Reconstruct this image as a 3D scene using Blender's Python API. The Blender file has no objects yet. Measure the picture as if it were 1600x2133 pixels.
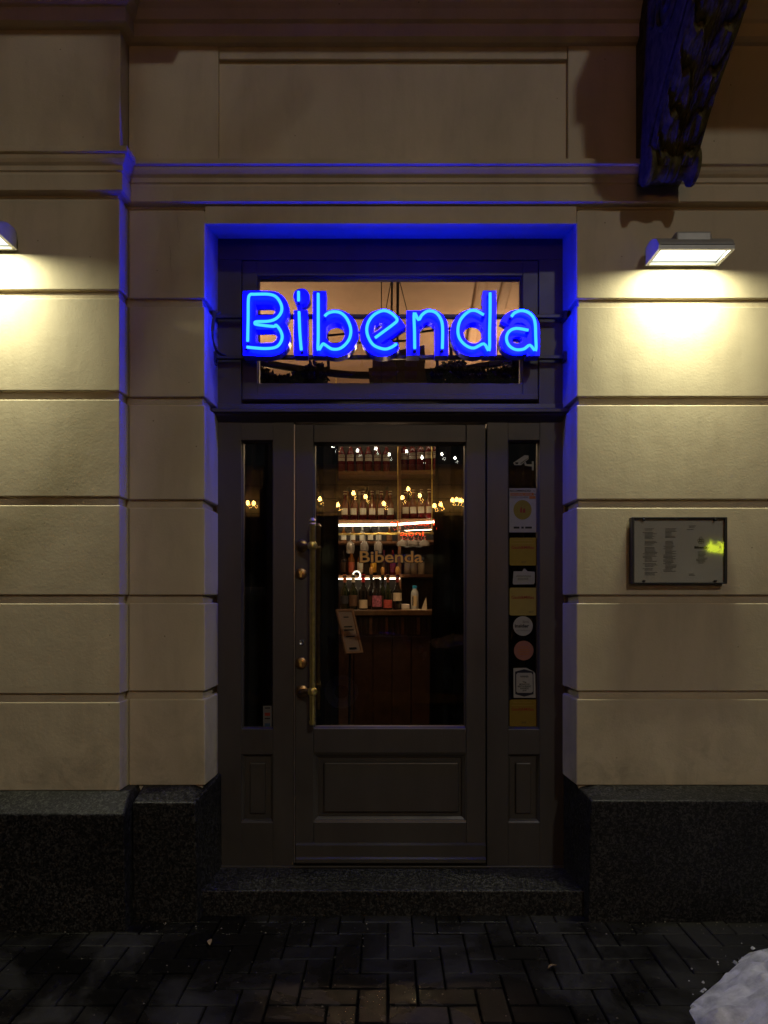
import bpy, bmesh, math, random
from mathutils import Vector, Matrix
random.seed(7)
R = math.radians
sc = bpy.context.scene
COL = sc.collection

# ---------------------------------------------------------------- camera
F, U0, V0 = 1480.0, 808.0, 1245.0        # focal length and principal point in photo pixels
D, H = 3.2, 1.40                         # camera stands D in front of the wall face (y = 0), H above the pavement
cam = bpy.data.cameras.new('camera'); cam_o = bpy.data.objects.new('camera', cam); COL.objects.link(cam_o)
cam.sensor_fit = 'VERTICAL'; cam.sensor_height = 36.0; cam.lens = F / 2133 * 36
cam.shift_y = (V0 - 1066.5) / 2133; cam.shift_x = -(U0 - 800) / 2133
cam.clip_start = 0.05; cam.clip_end = 500
cam_o.location = (0, -D, H); cam_o.rotation_euler = (R(90), 0, 0)
sc.camera = cam_o

# ---------------------------------------------------------------- light
SUN_DIR = Vector((-0.27, 1.0, -0.63)).normalized()   # way the street light falls
world = bpy.data.worlds.new('World'); sc.world = world; world.use_nodes = True
wn = world.node_tree.nodes; wl = world.node_tree.links
bg = wn['Background']; sky = wn.new('ShaderNodeTexSky'); sky.sky_type = 'NISHITA'; sky.sun_disc = False
sky.sun_elevation = math.asin(-SUN_DIR.z); sky.sun_rotation = math.atan2(-SUN_DIR.x, -SUN_DIR.y)
wl.new(sky.outputs['Color'], bg.inputs['Color']); bg.inputs['Strength'].default_value = 0.0016
sun = bpy.data.lights.new('sun', 'SUN'); sun.energy = 0.285; sun.angle = R(2.2); sun.color = (1.0, 0.95, 0.84)
sun_o = bpy.data.objects.new('sun', sun); COL.objects.link(sun_o)
sun_o.rotation_euler = SUN_DIR.to_track_quat('-Z', 'Y').to_euler(); sun_o.location = (1, -6, 8)

vs = sc.view_settings; vs.view_transform = 'Standard'; vs.look = 'None'; vs.exposure = 0.0; vs.gamma = 1.0
vs.use_curve_mapping = False
cy = sc.cycles
cy.use_denoising = True; cy.use_adaptive_sampling = False
cy.sample_clamp_indirect = 3.0; cy.sample_clamp_direct = 0; cy.max_bounces = 8; cy.transparent_max_bounces = 24
cy.caustics_reflective = False; cy.caustics_refractive = False; cy.use_light_tree = True

# ---------------------------------------------------------------- helpers
def W(u, v, Y):
    """photo pixel on the plane y = Y -> (x, z)"""
    k = (Y + D) / F
    return ((u - U0) * k, H - (v - V0) * k)
def X(u, Y=0.0): return W(u, 0, Y)[0]
def Z(v, Y=0.0): return W(0, v, Y)[1]

class MB:
    def __init__(s): s.v = []; s.f = []; s.hard = False
    def add(s, vs, fs):
        n = len(s.v); s.v += [tuple(p) for p in vs]; s.f += [tuple(i + n for i in f) for f in fs]; return s
    def box(s, x0, x1, y0, y1, z0, z1):
        if x0 > x1: x0, x1 = x1, x0
        if y0 > y1: y0, y1 = y1, y0
        if z0 > z1: z0, z1 = z1, z0
        return s.add([(x0,y0,z0),(x1,y0,z0),(x1,y1,z0),(x0,y1,z0),(x0,y0,z1),(x1,y0,z1),(x1,y1,z1),(x0,y1,z1)],
                     [(0,3,2,1),(4,5,6,7),(0,1,5,4),(1,2,6,5),(2,3,7,6),(3,0,4,7)])
    def bbox(s, x0, x1, y0, y1, z0, z1, b=0.004, seg=2):
        bm = bmesh.new(); m = MB().box(x0,x1,y0,y1,z0,z1)
        vv = [bm.verts.new(p) for p in m.v]
        for f in m.f: bm.faces.new([vv[i] for i in f])
        bmesh.ops.bevel(bm, geom=bm.edges[:], offset=b, segments=seg, profile=0.5, affect='EDGES'); s.hard = True
        return s.bm(bm)
    def bm(s, bm):
        bm.verts.index_update()
        s.add([v.co[:] for v in bm.verts], [[v.index for v in f.verts] for f in bm.faces]); bm.free(); return s
    def tube(s, pts, r, n=8, cap=True):
        pts = [Vector(p) for p in pts]; rs = r if isinstance(r, (list, tuple)) else [r]*len(pts)
        rings = []; up = None
        for i, p in enumerate(pts):
            t = (pts[min(i+1, len(pts)-1)] - pts[max(i-1, 0)])
            t = t.normalized() if t.length > 1e-9 else Vector((0,0,1))
            if up is None:
                up = Vector((0,0,1)) if abs(t.z) < .9 else Vector((1,0,0))
            a = t.cross(up)
            if a.length < 1e-6: a = t.cross(Vector((0,1,0)))
            a.normalize(); b = t.cross(a).normalized(); up = a.cross(t).normalized()
            rings.append([p + (a*math.cos(2*math.pi*k/n) + b*math.sin(2*math.pi*k/n))*rs[i] for k in range(n)])
        base = len(s.v)
        for rg in rings: s.v += [tuple(q) for q in rg]
        for i in range(len(rings)-1):
            for k in range(n):
                s.f.append((base+i*n+k, base+i*n+(k+1)%n, base+(i+1)*n+(k+1)%n, base+(i+1)*n+k))
        if cap:
            s.f.append(tuple(base+k for k in range(n))[::-1]); s.f.append(tuple(base+(len(rings)-1)*n+k for k in range(n)))
        return s
    def lathe(s, prof, n=16, axis='z', c=(0,0,0)):
        """prof: (r, h) pairs"""
        base = len(s.v)
        for r, h in prof:
            for k in range(n):
                a = 2*math.pi*k/n; p = (r*math.cos(a), r*math.sin(a), h)
                if axis == 'x': p = (h, r*math.cos(a), r*math.sin(a))
                if axis == 'y': p = (r*math.cos(a), h, r*math.sin(a))
                s.v.append((p[0]+c[0], p[1]+c[1], p[2]+c[2]))
        for i in range(len(prof)-1):
            for k in range(n):
                s.f.append((base+i*n+k, base+i*n+(k+1)%n, base+(i+1)*n+(k+1)%n, base+(i+1)*n+k))
        s.f.append(tuple(base+k for k in range(n))[::-1]); s.f.append(tuple(base+(len(prof)-1)*n+k for k in range(n)))
        return s
    def prism(s, poly, y0, y1):
        """poly in (x, z) -> solid between y0 and y1"""
        n = len(poly); b = len(s.v)
        s.v += [(p[0], y0, p[1]) for p in poly] + [(p[0], y1, p[1]) for p in poly]
        s.f.append(tuple(b+i for i in range(n))); s.f.append(tuple(b+n+i for i in range(n))[::-1])
        for i in range(n):
            j = (i+1) % n; s.f.append((b+i, b+n+i, b+n+j, b+j))
        return s
    def prismx(s, poly, x0, x1):
        """poly in (y, z) -> solid between x0 and x1"""
        n = len(poly); b = len(s.v)
        s.v += [(x0, p[0], p[1]) for p in poly] + [(x1, p[0], p[1]) for p in poly]
        s.f.append(tuple(b+i for i in range(n))); s.f.append(tuple(b+n+i for i in range(n))[::-1])
        for i in range(n):
            j = (i+1) % n; s.f.append((b+i, b+n+i, b+n+j, b+j))
        return s
    def sweep(s, path, prof):
        """path: plan points (x, y) running left to right along the wall; prof: (out, z) from top to bottom, out = towards the street"""
        n = len(path); rows = []
        for i in range(n):
            p = Vector(path[i]); ds = []
            if i > 0: ds.append((p - Vector(path[i-1])).normalized())
            if i < n-1: ds.append((Vector(path[i+1]) - p).normalized())
            nrm = [Vector((d.y, -d.x)) for d in ds]
            if len(nrm) == 2:
                m = (nrm[0] + nrm[1]).normalized(); m = m / max(m.dot(nrm[0]), .3)
            else: m = nrm[0]
            rows.append([(p.x + m.x*o, p.y + m.y*o, z) for o, z in prof])
        b = len(s.v); k = len(prof)
        for r_ in rows: s.v += r_
        for i in range(n-1):
            for j in range(k-1):
                s.f.append((b+i*k+j, b+i*k+j+1, b+(i+1)*k+j+1, b+(i+1)*k+j))
        s.f.append(tuple(b+j for j in range(k))[::-1]); s.f.append(tuple(b+(n-1)*k+j for j in range(k)))
        return s

WORLD = {}   # object name -> world origin of things that parent parts
def origin(o): return WORLD.get(o.name, Vector((0,0,0)))
def mesh(name, mb, mat, smooth=False, off=(0,0,0)):
    me = bpy.data.meshes.new(name); off = Vector(off)
    me.from_pydata([tuple(Vector(p) - off) for p in mb.v], [], mb.f); me.validate()
    bm = bmesh.new(); bm.from_mesh(me); bmesh.ops.recalc_face_normals(bm, faces=bm.faces[:]); bm.to_mesh(me); bm.free()
    me.materials.append(mat)
    if smooth and not mb.hard:
        me.polygons.foreach_set('use_smooth', [True]*len(me.polygons))
        try: me.set_sharp_from_angle(angle=R(38))
        except Exception: pass
    return me
def link(o, parent=None):
    COL.objects.link(o)
    if parent is not None: o.parent = parent
    return o
def part(name, mb, mat, parent, smooth=False, label=None, kind=None):
    """child mesh given in world coordinates of an unrotated parent"""
    o = bpy.data.objects.new(name, mesh(name, mb, mat, smooth, origin(parent))); link(o, parent)
    WORLD[o.name] = origin(parent)
    if label: o['label'] = label
    if kind: o['kind'] = kind
    return o
def lpart(name, me, parent, loc=(0,0,0), rot=(0,0,0)):
    o = bpy.data.objects.new(name, me); link(o, parent); o.location = loc; o.rotation_euler = rot
    return o
def thing(name, label, cat, loc=(0,0,0), rot=(0,0,0), group=None):
    o = bpy.data.objects.new(name, None); link(o); o.location = loc; o.rotation_euler = rot
    o.empty_display_size = .1
    o['label'] = label; o['category'] = cat
    if group: o['group'] = group
    WORLD[o.name] = Vector(loc)
    return o
def single(name, mb, mat, label, cat, group=None, smooth=False, kind=None):
    xs = [p[0] for p in mb.v]; ys = [p[1] for p in mb.v]; zs = [p[2] for p in mb.v]
    c = Vector(((min(xs)+max(xs))/2, (min(ys)+max(ys))/2, min(zs)))
    o = bpy.data.objects.new(name, mesh(name, mb, mat, smooth, c)); link(o); o.location = c
    o['label'] = label; o['category'] = cat
    if group: o['group'] = group
    if kind: o['kind'] = kind
    WORLD[o.name] = c
    return o
def struct(name, mb, mat, label=None, smooth=False):
    o = bpy.data.objects.new(name, mesh(name, mb, mat, smooth)); link(o); o['kind'] = 'structure'
    if label: o['label'] = label
    return o
def copy_tree(o, parent=None):
    c = o.copy(); COL.objects.link(c); c.parent = parent
    for ch in list(o.children): copy_tree(ch, c)
    return c
FONT = None
def text_mesh(body, size, mat, align='CENTER', depth=0.0, bold=0.0, xs=1.0):
    cu = bpy.data.curves.new('t', 'FONT'); cu.body = body; cu.size = size; cu.align_x = align; cu.align_y = 'CENTER'
    cu.extrude = depth; cu.offset = bold; cu.resolution_u = 3
    ob = bpy.data.objects.new('t', cu); COL.objects.link(ob)
    dg = bpy.context.evaluated_depsgraph_get()
    me = bpy.data.meshes.new_from_object(ob.evaluated_get(dg)); bpy.data.objects.remove(ob)
    for v in me.vertices: v.co.x *= xs
    me.materials.clear(); me.materials.append(mat); return me
def smooth_path(pts, sub=5):
    P = [Vector(p) for p in pts]; out = []
    for i in range(len(P)-1):
        p0 = P[max(i-1,0)]; p1 = P[i]; p2 = P[i+1]; p3 = P[min(i+2,len(P)-1)]
        for k in range(sub):
            t = k/sub
            out.append(.5*((2*p1)+(p2-p0)*t+(2*p0-5*p1+4*p2-p3)*t*t+(3*p1-p0-3*p2+p3)*t**3))
    out.append(P[-1]); return out

# ---------------------------------------------------------------- materials
def mat_new(name):
    m = bpy.data.materials.new(name); m.use_nodes = True
    return m, m.node_tree.nodes, m.node_tree.links, m.node_tree.nodes['Principled BSDF']
def ramp(n, stops, interp='LINEAR'):
    r = n.new('ShaderNodeValToRGB'); r.color_ramp.interpolation = interp
    while len(r.color_ramp.elements) < len(stops): r.color_ramp.elements.new(.5)
    for e, (p, c) in zip(r.color_ramp.elements, stops): e.position = p; e.color = (*c, 1) if len(c) == 3 else c
    return r
def noise(n, l, scale, detail=4, rough=.55, vec=None, dist=0.0):
    t = n.new('ShaderNodeTexNoise'); t.inputs['Scale'].default_value = scale; t.inputs['Detail'].default_value = detail
    t.inputs['Roughness'].default_value = rough; t.inputs['Distortion'].default_value = dist
    if vec is not None: l.new(vec, t.inputs['Vector'])
    return t
def coords(n, l, scale=(1,1,1)):
    g = n.new('ShaderNodeNewGeometry'); mp = n.new('ShaderNodeMapping'); mp.inputs['Scale'].default_value = scale
    l.new(g.outputs['Position'], mp.inputs['Vector']); return mp.outputs['Vector']
def plain(name, col, rough=.5, metal=0.0, spec=.5, var=.12, vscale=6.0, bump=0.0, bscale=80.0, coat=0.0):
    m, n, l, b = mat_new(name)
    b.inputs['Roughness'].default_value = rough; b.inputs['Metallic'].default_value = metal
    b.inputs['Specular IOR Level'].default_value = spec; b.inputs['Coat Weight'].default_value = coat
    vec = coords(n, l); t = noise(n, l, vscale, 5, .6, vec)
    lo = tuple(c*(1-var) for c in col); hi = tuple(min(1, c*(1+var)) for c in col)
    r = ramp(n, [(.3, lo), (.7, hi)]); l.new(t.outputs['Fac'], r.inputs['Fac']); l.new(r.outputs['Color'], b.inputs['Base Color'])
    if bump > 0:
        t2 = noise(n, l, bscale, 4, .6, vec); bp = n.new('ShaderNodeBump'); bp.inputs['Strength'].default_value = bump
        bp.inputs['Distance'].default_value = .004; l.new(t2.outputs['Fac'], bp.inputs['Height']); l.new(bp.outputs['Normal'], b.inputs['Normal'])
    return m
def emit(name, col, strength):
    m, n, l, b = mat_new(name); n.remove(b); e = n.new('ShaderNodeEmission')
    e.inputs['Color'].default_value = (*col, 1); e.inputs['Strength'].default_value = strength
    l.new(e.outputs['Emission'], n['Material Output'].inputs['Surface']); return m
def glassy(name, refl=.05, tint=(1,1,1), rough=0.0):
    m, n, l, b = mat_new(name); n.remove(b)
    tr = n.new('ShaderNodeBsdfTransparent'); tr.inputs['Color'].default_value = (*tint, 1)
    gl = n.new('ShaderNodeBsdfGlossy'); gl.inputs['Roughness'].default_value = rough
    lw = n.new('ShaderNodeLayerWeight'); lw.inputs['Blend'].default_value = .5
    pw = n.new('ShaderNodeMath'); pw.operation = 'POWER'; pw.inputs[1].default_value = 5.0; l.new(lw.outputs['Facing'], pw.inputs[0])
    mr = n.new('ShaderNodeMapRange'); mr.inputs['To Min'].default_value = refl; mr.inputs['To Max'].default_value = 1.0
    l.new(pw.outputs[0], mr.inputs['Value'])
    mx = n.new('ShaderNodeMixShader'); l.new(mr.outputs['Result'], mx.inputs['Fac'])
    l.new(tr.outputs[0], mx.inputs[1]); l.new(gl.outputs[0], mx.inputs[2]); l.new(mx.outputs[0], n['Material Output'].inputs['Surface'])
    return m

def plaster_mat(name, base=(.60,.515,.36)):
    m, n, l, b = mat_new(name); vec = coords(n, l)
    b.inputs['Roughness'].default_value = .62; b.inputs['Specular IOR Level'].default_value = .35
    big = noise(n, l, 1.3, 6, .6, vec, .4); r1 = ramp(n, [(.28, tuple(c*.80 for c in base)), (.62, base), (.85, tuple(c*1.06 for c in base))])
    l.new(big.outputs['Fac'], r1.inputs['Fac'])
    # rain streaks and grime
    vs_ = coords(n, l, (3.2, 3.2, .8)); st = noise(n, l, 2.2, 6, .62, vs_, .25); r2 = ramp(n, [(.36, (.70,.68,.66)), (.52, (1,1,1))])
    l.new(st.outputs['Fac'], r2.inputs['Fac'])
    mx = n.new('ShaderNodeMix'); mx.data_type = 'RGBA'; mx.blend_type = 'MULTIPLY'; mx.inputs['Factor'].default_value = .30
    l.new(r1.outputs['Color'], mx.inputs['A']); l.new(r2.outputs['Color'], mx.inputs['B'])
    # hairline cracks
    cv = coords(n, l, (1, 1, .45)); cw = noise(n, l, 5.0, 5, .6, cv); vo = n.new('ShaderNodeTexVoronoi'); vo.feature = 'DISTANCE_TO_EDGE'; vo.inputs['Scale'].default_value = .85
    va = n.new('ShaderNodeVectorMath'); va.operation = 'MULTIPLY_ADD'; va.inputs[1].default_value = (.22,.22,.22); l.new(cw.outputs['Color'], va.inputs[0]); l.new(cv, va.inputs[2]); l.new(va.outputs[0], vo.inputs['Vector'])
    r3 = ramp(n, [(.0, (.45,.42,.38)), (.0028, (1,1,1))]); l.new(vo.outputs['Distance'], r3.inputs['Fac'])
    msk = noise(n, l, 1.0, 2, .5, vec); rm = ramp(n, [(.60, (0,0,0)), (.68, (.6,.6,.6))]); l.new(msk.outputs['Fac'], rm.inputs['Fac'])
    mx2 = n.new('ShaderNodeMix'); mx2.data_type = 'RGBA'; mx2.blend_type = 'MULTIPLY'; mx2.inputs['Factor'].default_value = 0.0; l.new(mx.outputs['Result'], mx2.inputs['A']); l.new(r3.outputs['Color'], mx2.inputs['B'])
    # dark specks
    sp = n.new('ShaderNodeTexVoronoi'); sp.inputs['Scale'].default_value = 9.0; l.new(vec, sp.inputs['Vector'])
    r4 = ramp(n, [(.022, (.25,.22,.18)), (.034, (1,1,1))]); l.new(sp.outputs['Distance'], r4.inputs['Fac'])
    mx3 = n.new('ShaderNodeMix'); mx3.data_type = 'RGBA'; mx3.blend_type = 'MULTIPLY'; mx3.inputs['Factor'].default_value = .8
    l.new(mx2.outputs['Result'], mx3.inputs['A']); l.new(r4.outputs['Color'], mx3.inputs['B'])
    sx_ = n.new('ShaderNodeSeparateXYZ'); l.new(vec, sx_.inputs[0]); mh_ = n.new('ShaderNodeMapRange'); mh_.inputs['From Min'].default_value = 1.05; mh_.inputs['From Max'].default_value = .55
    l.new(sx_.outputs['Z'], mh_.inputs['Value']); dn = noise(n, l, 6, 7, .7, vec, .6); rdn = ramp(n, [(.45, (0,0,0)), (.72, (.75,.75,.75))]); l.new(dn.outputs['Fac'], rdn.inputs['Fac'])
    mm_ = n.new('ShaderNodeMath'); mm_.operation = 'MULTIPLY'; l.new(mh_.outputs['Result'], mm_.inputs[0]); l.new(rdn.outputs['Color'], mm_.inputs[1])
    mx4 = n.new('ShaderNodeMix'); mx4.data_type = 'RGBA'; l.new(mm_.outputs[0], mx4.inputs['Factor']); l.new(mx3.outputs['Result'], mx4.inputs['A']); mx4.inputs['B'].default_value = (.26,.22,.16,1)
    l.new(mx4.outputs['Result'], b.inputs['Base Color'])
    # trowelled relief
    f1 = noise(n, l, 95, 4, .65, vec); f2 = noise(n, l, 7, 4, .55, vec)
    rel = n.new('ShaderNodeMath'); rel.operation = 'MULTIPLY_ADD'; rel.inputs[1].default_value = .34; l.new(f1.outputs['Fac'], rel.inputs[0]); l.new(f2.outputs['Fac'], rel.inputs[2])
    bp = n.new('ShaderNodeBump'); bp.inputs['Strength'].default_value = .40; bp.inputs['Distance'].default_value = .006
    l.new(rel.outputs[0], bp.inputs['Height']); l.new(bp.outputs['Normal'], b.inputs['Normal'])
    return m
def granite_mat(name, lo=.012, hi=.10, rough=.45):
    m, n, l, b = mat_new(name); vec = coords(n, l); b.inputs['Roughness'].default_value = rough; b.inputs['Specular IOR Level'].default_value = .25
    v = n.new('ShaderNodeTexVoronoi'); v.inputs['Scale'].default_value = 150; l.new(vec, v.inputs['Vector'])
    t = noise(n, l, 60, 5, .7, vec); mu = n.new('ShaderNodeMath'); mu.operation = 'MULTIPLY_ADD'; mu.inputs[1].default_value = .45
    l.new(v.outputs['Color'], mu.inputs[0]); l.new(t.outputs['Fac'], mu.inputs[2])
    r = ramp(n, [(.50, (lo, lo, lo*.95)), (.74, ((lo+hi)/4,)*3), (.92, (hi, hi*.96, hi*.9))]); l.new(mu.outputs[0], r.inputs['Fac'])
    big = noise(n, l, 3.5, 5, .6, vec); rb = ramp(n, [(.3, (.5,.5,.5)), (.7, (1,1,1))]); l.new(big.outputs['Fac'], rb.inputs['Fac'])
    mx = n.new('ShaderNodeMix'); mx.data_type = 'RGBA'; mx.blend_type = 'MULTIPLY'; mx.inputs['Factor'].default_value = 1
    l.new(r.outputs['Color'], mx.inputs['A']); l.new(rb.outputs['Color'], mx.inputs['B']); l.new(mx.outputs['Result'], b.inputs['Base Color'])
    bp = n.new('ShaderNodeBump'); bp.inputs['Strength'].default_value = .8; bp.inputs['Distance'].default_value = .003
    l.new(mu.outputs[0], bp.inputs['Height']); l.new(bp.outputs['Normal'], b.inputs['Normal']); return m
def paint_mat(name, base):
    m, n, l, b = mat_new(name); vec = coords(n, l, (1, 1, .25)); v1 = coords(n, l)
    t = noise(n, l, 9, 6, .6, vec, .3); r = ramp(n, [(.3, tuple(c*.82 for c in base)), (.7, tuple(c*1.12 for c in base))])
    l.new(t.outputs['Fac'], r.inputs['Fac']); l.new(r.outputs['Color'], b.inputs['Base Color'])
    t2 = noise(n, l, 4, 5, .6, v1); rr = ramp(n, [(.3, (.34,)*3), (.7, (.52,)*3)]); l.new(t2.outputs['Fac'], rr.inputs['Fac']); l.new(rr.outputs['Color'], b.inputs['Roughness'])
    g = noise(n, l, 60, 5, .6, vec); bp = n.new('ShaderNodeBump'); bp.inputs['Strength'].default_value = .12; bp.inputs['Distance'].default_value = .003
    l.new(g.outputs['Fac'], bp.inputs['Height']); l.new(bp.outputs['Normal'], b.inputs['Normal']); return m
def paver_mat(name):
    m, n, l, b = mat_new(name); vec = coords(n, l); b.inputs['Specular IOR Level'].default_value = .32
    oi = n.new('ShaderNodeObjectInfo'); hv = n.new('ShaderNodeHueSaturation'); t = noise(n, l, 40, 6, .7, vec)
    r = ramp(n, [(.3, (.005,.0045,.0042)), (.7, (.0135,.0122,.0115))]); l.new(t.outputs['Fac'], r.inputs['Fac'])
    mr = n.new('ShaderNodeMapRange'); mr.inputs['To Min'].default_value = .65; mr.inputs['To Max'].default_value = 1.35
    l.new(oi.outputs['Random'], mr.inputs['Value']); l.new(mr.outputs['Result'], hv.inputs['Value']); l.new(r.outputs['Color'], hv.inputs['Color'])
    wet = noise(n, l, 2.1, 6, .62, vec, .5); rw = ramp(n, [(.42, (.16,)*3), (.60, (.62,)*3)]); l.new(wet.outputs['Fac'], rw.inputs['Fac']); l.new(rw.outputs['Color'], b.inputs['Roughness'])
    rd = ramp(n, [(.42, (.45,)*3), (.60, (1.25,)*3)]); l.new(wet.outputs['Fac'], rd.inputs['Fac'])
    mx = n.new('ShaderNodeMix'); mx.data_type = 'RGBA'; mx.blend_type = 'MULTIPLY'; mx.inputs['Factor'].default_value = 1
    l.new(hv.outputs['Color'], mx.inputs['A']); l.new(rd.outputs['Color'], mx.inputs['B']); l.new(mx.outputs['Result'], b.inputs['Base Color'])
    bp = n.new('ShaderNodeBump'); bp.inputs['Strength'].default_value = .6; bp.inputs['Distance'].default_value = .002
    f = noise(n, l, 160, 4, .7, vec); l.new(f.outputs['Fac'], bp.inputs['Height']); l.new(bp.outputs['Normal'], b.inputs['Normal']); return m

M = {}
M['plaster'] = plaster_mat('plaster')
M['groove'] = plain('groove_plaster', (.50,.42,.29), .8, bump=.4)
M['granite'] = granite_mat('granite', .0012, .072, .40)
M['granite_step'] = granite_mat('granite_step', .004, .085, .36)
M['stone'] = plain('aged_stone', (.095,.082,.033), .85, 0, .12, var=.55, vscale=22, bump=.9, bscale=70)
M['paint'] = paint_mat('taupe_paint', (.050,.0445,.037))
M['paver'] = paver_mat('paver')
M['sand'] = plain('joint_sand', (.010,.009,.008), .9, bump=.5)
M['asphalt'] = plain('asphalt', (.03,.03,.032), .6, var=.3, vscale=60, bump=.6, bscale=200)
M['brass'] = plain('brass', (.78,.62,.20), .36, 1.0, var=.2, vscale=30)
M['dull_brass'] = plain('dull_brass', (.30,.19,.085), .35, 1.0, var=.25, vscale=40)
M['steel'] = plain('steel', (.55,.55,.55), .3, 1.0)
M['black_metal'] = plain('black_metal', (.012,.012,.013), .45)
M['lamp_metal'] = plain('lamp_metal', (.42,.42,.40), .45, .3, var=.1, vscale=14, bump=.15)
M['pane'] = glassy('window_glass', .045, (.93,.95,.94))
M['pane_in'] = glassy('window_glass_inner', .006, (.95,.96,.95))
M['clear'] = glassy('clear_acrylic', .05, (.97,.98,.97))
m_, n_, l_, b_g = mat_new('stemware_glass'); b_g.inputs['Transmission Weight'].default_value = .70; b_g.inputs['Roughness'].default_value = .08; b_g.inputs['IOR'].default_value = 1.5; b_g.inputs['Base Color'].default_value = (.97,.98,.96,1)
M['stem_glass'] = m_
M['sign_blue'] = plain('sign_blue_enamel', (.012,.02,.88), .30, var=.05)
M['neon'] = emit('neon_blue', (.0008,.0085,1.0), 90.0)
M['cable'] = plain('cable_black', (.01,.01,.012), .5)
M['rail'] = plain('rail_metal', (.05,.05,.06), .4, .6)
M['lamp_glow'] = emit('lamp_glow', (.97,1.0,.84), 2.2)
M['snow'] = plain('snow', (.47,.465,.47), .8, var=.38, vscale=16, bump=1.0, bscale=60)

# ---------------------------------------------------------------- ground
g = MB().add([(-60,-60,-.045),(60,-60,-.045),(60,.3,-.045),(-60,.3,-.045)], [(0,1,2,3)])
pavement = struct('pavement', g, M['sand'], 'dark wet pavement of small concrete blocks in front of the door')
pu = .104
def paver_mesh(w, d, name):
    return mesh(name, MB().bbox(-w/2+.0025, w/2-.0025, -d/2+.0025, d/2-.0025, -.044, 0, .004, 1), M['paver'])
mh = paver_mesh(2*pu, pu, 'paver'); mv = paver_mesh(pu, 2*pu, 'paver')
cells = []
for i in range(-34, 35):
    for j in range(-24, 3):
        t = (i - j) % 4
        if t == 0: cells.append((mh, (i+1)*pu, (j+.5)*pu))
        elif t == 3: cells.append((mv, (i+.5)*pu, (j+1)*pu))
def shows(c):
    x, y = c[1], c[2] - .03
    d_ = y + D
    if d_ < .3: return 9
    u = U0 + x*F/d_; v = V0 + H*F/d_
    return max(0, -u-60, u-1660) + max(0, v-2200)*1.0 + (1500 if y > .06 else 0)
cells.sort(key=lambda c: (shows(c) > 0, abs(c[1]) + abs(c[2])))
rest = MB()
for k, (me, x, y) in enumerate(cells):
    y -= .03
    if y > .10: continue
    z = random.uniform(-.002, .002)
    tx, ty = random.uniform(-.010, .010), random.uniform(-.010, .010)
    if k < 290:
        o = lpart('paver', me, pavement, (x, y, z), (tx, ty, random.uniform(-.008, .008)))
    else:
        w, d_ = (pu, pu/2) if me is mh else (pu/2, pu)
        rest.bbox(x-w+.0025, x+w-.0025, y-d_+.0025, y+d_-.0025, -.044, z, .004, 1)
part('paving_beyond', rest, M['paver'], pavement, kind='stuff')
road = struct('road', MB().add([(-60,-9,-.041),(60,-9,-.041),(60,-3.55,-.041),(-60,-3.55,-.041)], [(0,1,2,3)]), M['asphalt'], 'wet asphalt street')

# ---------------------------------------------------------------- the facade
fac = thing('building', 'cream plastered building front with horizontal grooves around the wine bar door', 'building', (0,0,0))
XL0, XL1 = -2.9, X(250, -.09)           # pilaster
XM0, XM1 = X(268), X(427)               # wall between pilaster and door
XR0, XR1 = X(1201), 3.2                 # wall right of the door
XI_L, XI_R = X(455, .2), X(1171, .2)    # inner edges of the reveal
zg = [Z(437), Z(630), Z(835), Z(1049), Z(1248), Z(1448), .555]
G = .0185                                 # half groove height
def block(x0, x1, yf, z0, z1, splay_l=None, splay_r=None, yb=.24, b=.005):
    bm = bmesh.new(); xl = splay_l if splay_l is not None else x0; xr = splay_r if splay_r is not None else x1
    co = [(x0,yf,z0),(x1,yf,z0),(xr,yb,z0),(xl,yb,z0),(x0,yf,z1),(x1,yf,z1),(xr,yb,z1),(xl,yb,z1)]
    vv = [bm.verts.new(p) for p in co]
    for f in [(0,3,2,1),(4,5,6,7),(0,1,5,4),(1,2,6,5),(2,3,7,6),(3,0,4,7)]: bm.faces.new([vv[i] for i in f])
    bmesh.ops.bevel(bm, geom=bm.edges[:], offset=b, segments=3, profile=.5, affect='EDGES')
    m = MB().bm(bm); m.hard = True; return m
for i in range(6):
    zt = zg[i] - (G if i else .004); zb = zg[i+1] + (G if i < 5 else 0)
    part('wall_block', block(XL0, XL1, -.09, zb-.01*(i==0)*0, zt, splay_r=XM0, yb=.012), M['plaster'], fac, True)
    part('wall_block', block(XM0+.002, XM1, 0, zb, zt, splay_r=XI_L), M['plaster'], fac, True)
    part('wall_block', block(XR0, XR1, 0, zb, zt, splay_l=XI_R), M['plaster'], fac, True)
core = MB()
core.box(XL0, XM0-.016, -.074, .05, .0, Z(425)); core.box(XL0, XM1-.014, .016, .36, 0, Z(425)); core.box(XR0+.014, XR1, .016, .36, 0, Z(425))
core.box(XL0, XR1, .05, .36, Z(425)-.002, 4.9)
part('wall_core', core, M['groove'], fac)
zs, zsb = Z(466), Z(497, .2)             # soffit of the door opening, rising to the frame
part('lintel', MB().prismx([(0, zs), (0, Z(430)), (.24, Z(430)), (.24, zsb+.006)], XM1+.001, XR0-.001), M['plaster'], fac)
# frieze above
zf0, zf1 = Z(346), Z(96)
fr = MB()
fr.bbox(XM0, X(455), 0, .06, zf0-.03, zf1+.06, .005)
part('frieze_pier', fr, M['plaster'], fac, True)
part('frieze_pier', MB().bbox(X(1183), XR1, 0, .06, zf0-.03, zf1+.06, .005), M['plaster'], fac, True)
part('frieze_pier', MB().bbox(XL0, X(251, -.09), -.09, .06, zf0-.03, zf1+.16, .005), M['plaster'], fac, True)
part('frieze_panel', MB().box(X(455)-.01, X(1183)+.01, .021, .058, zf0-.03, zf1+.06), M['plaster'], fac)
part('frieze_ledge', MB().bbox(X(455)+.002, X(1183)-.002, .004, .03, Z(122), zf1+.05, .004), M['plaster'], fac, True)
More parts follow.
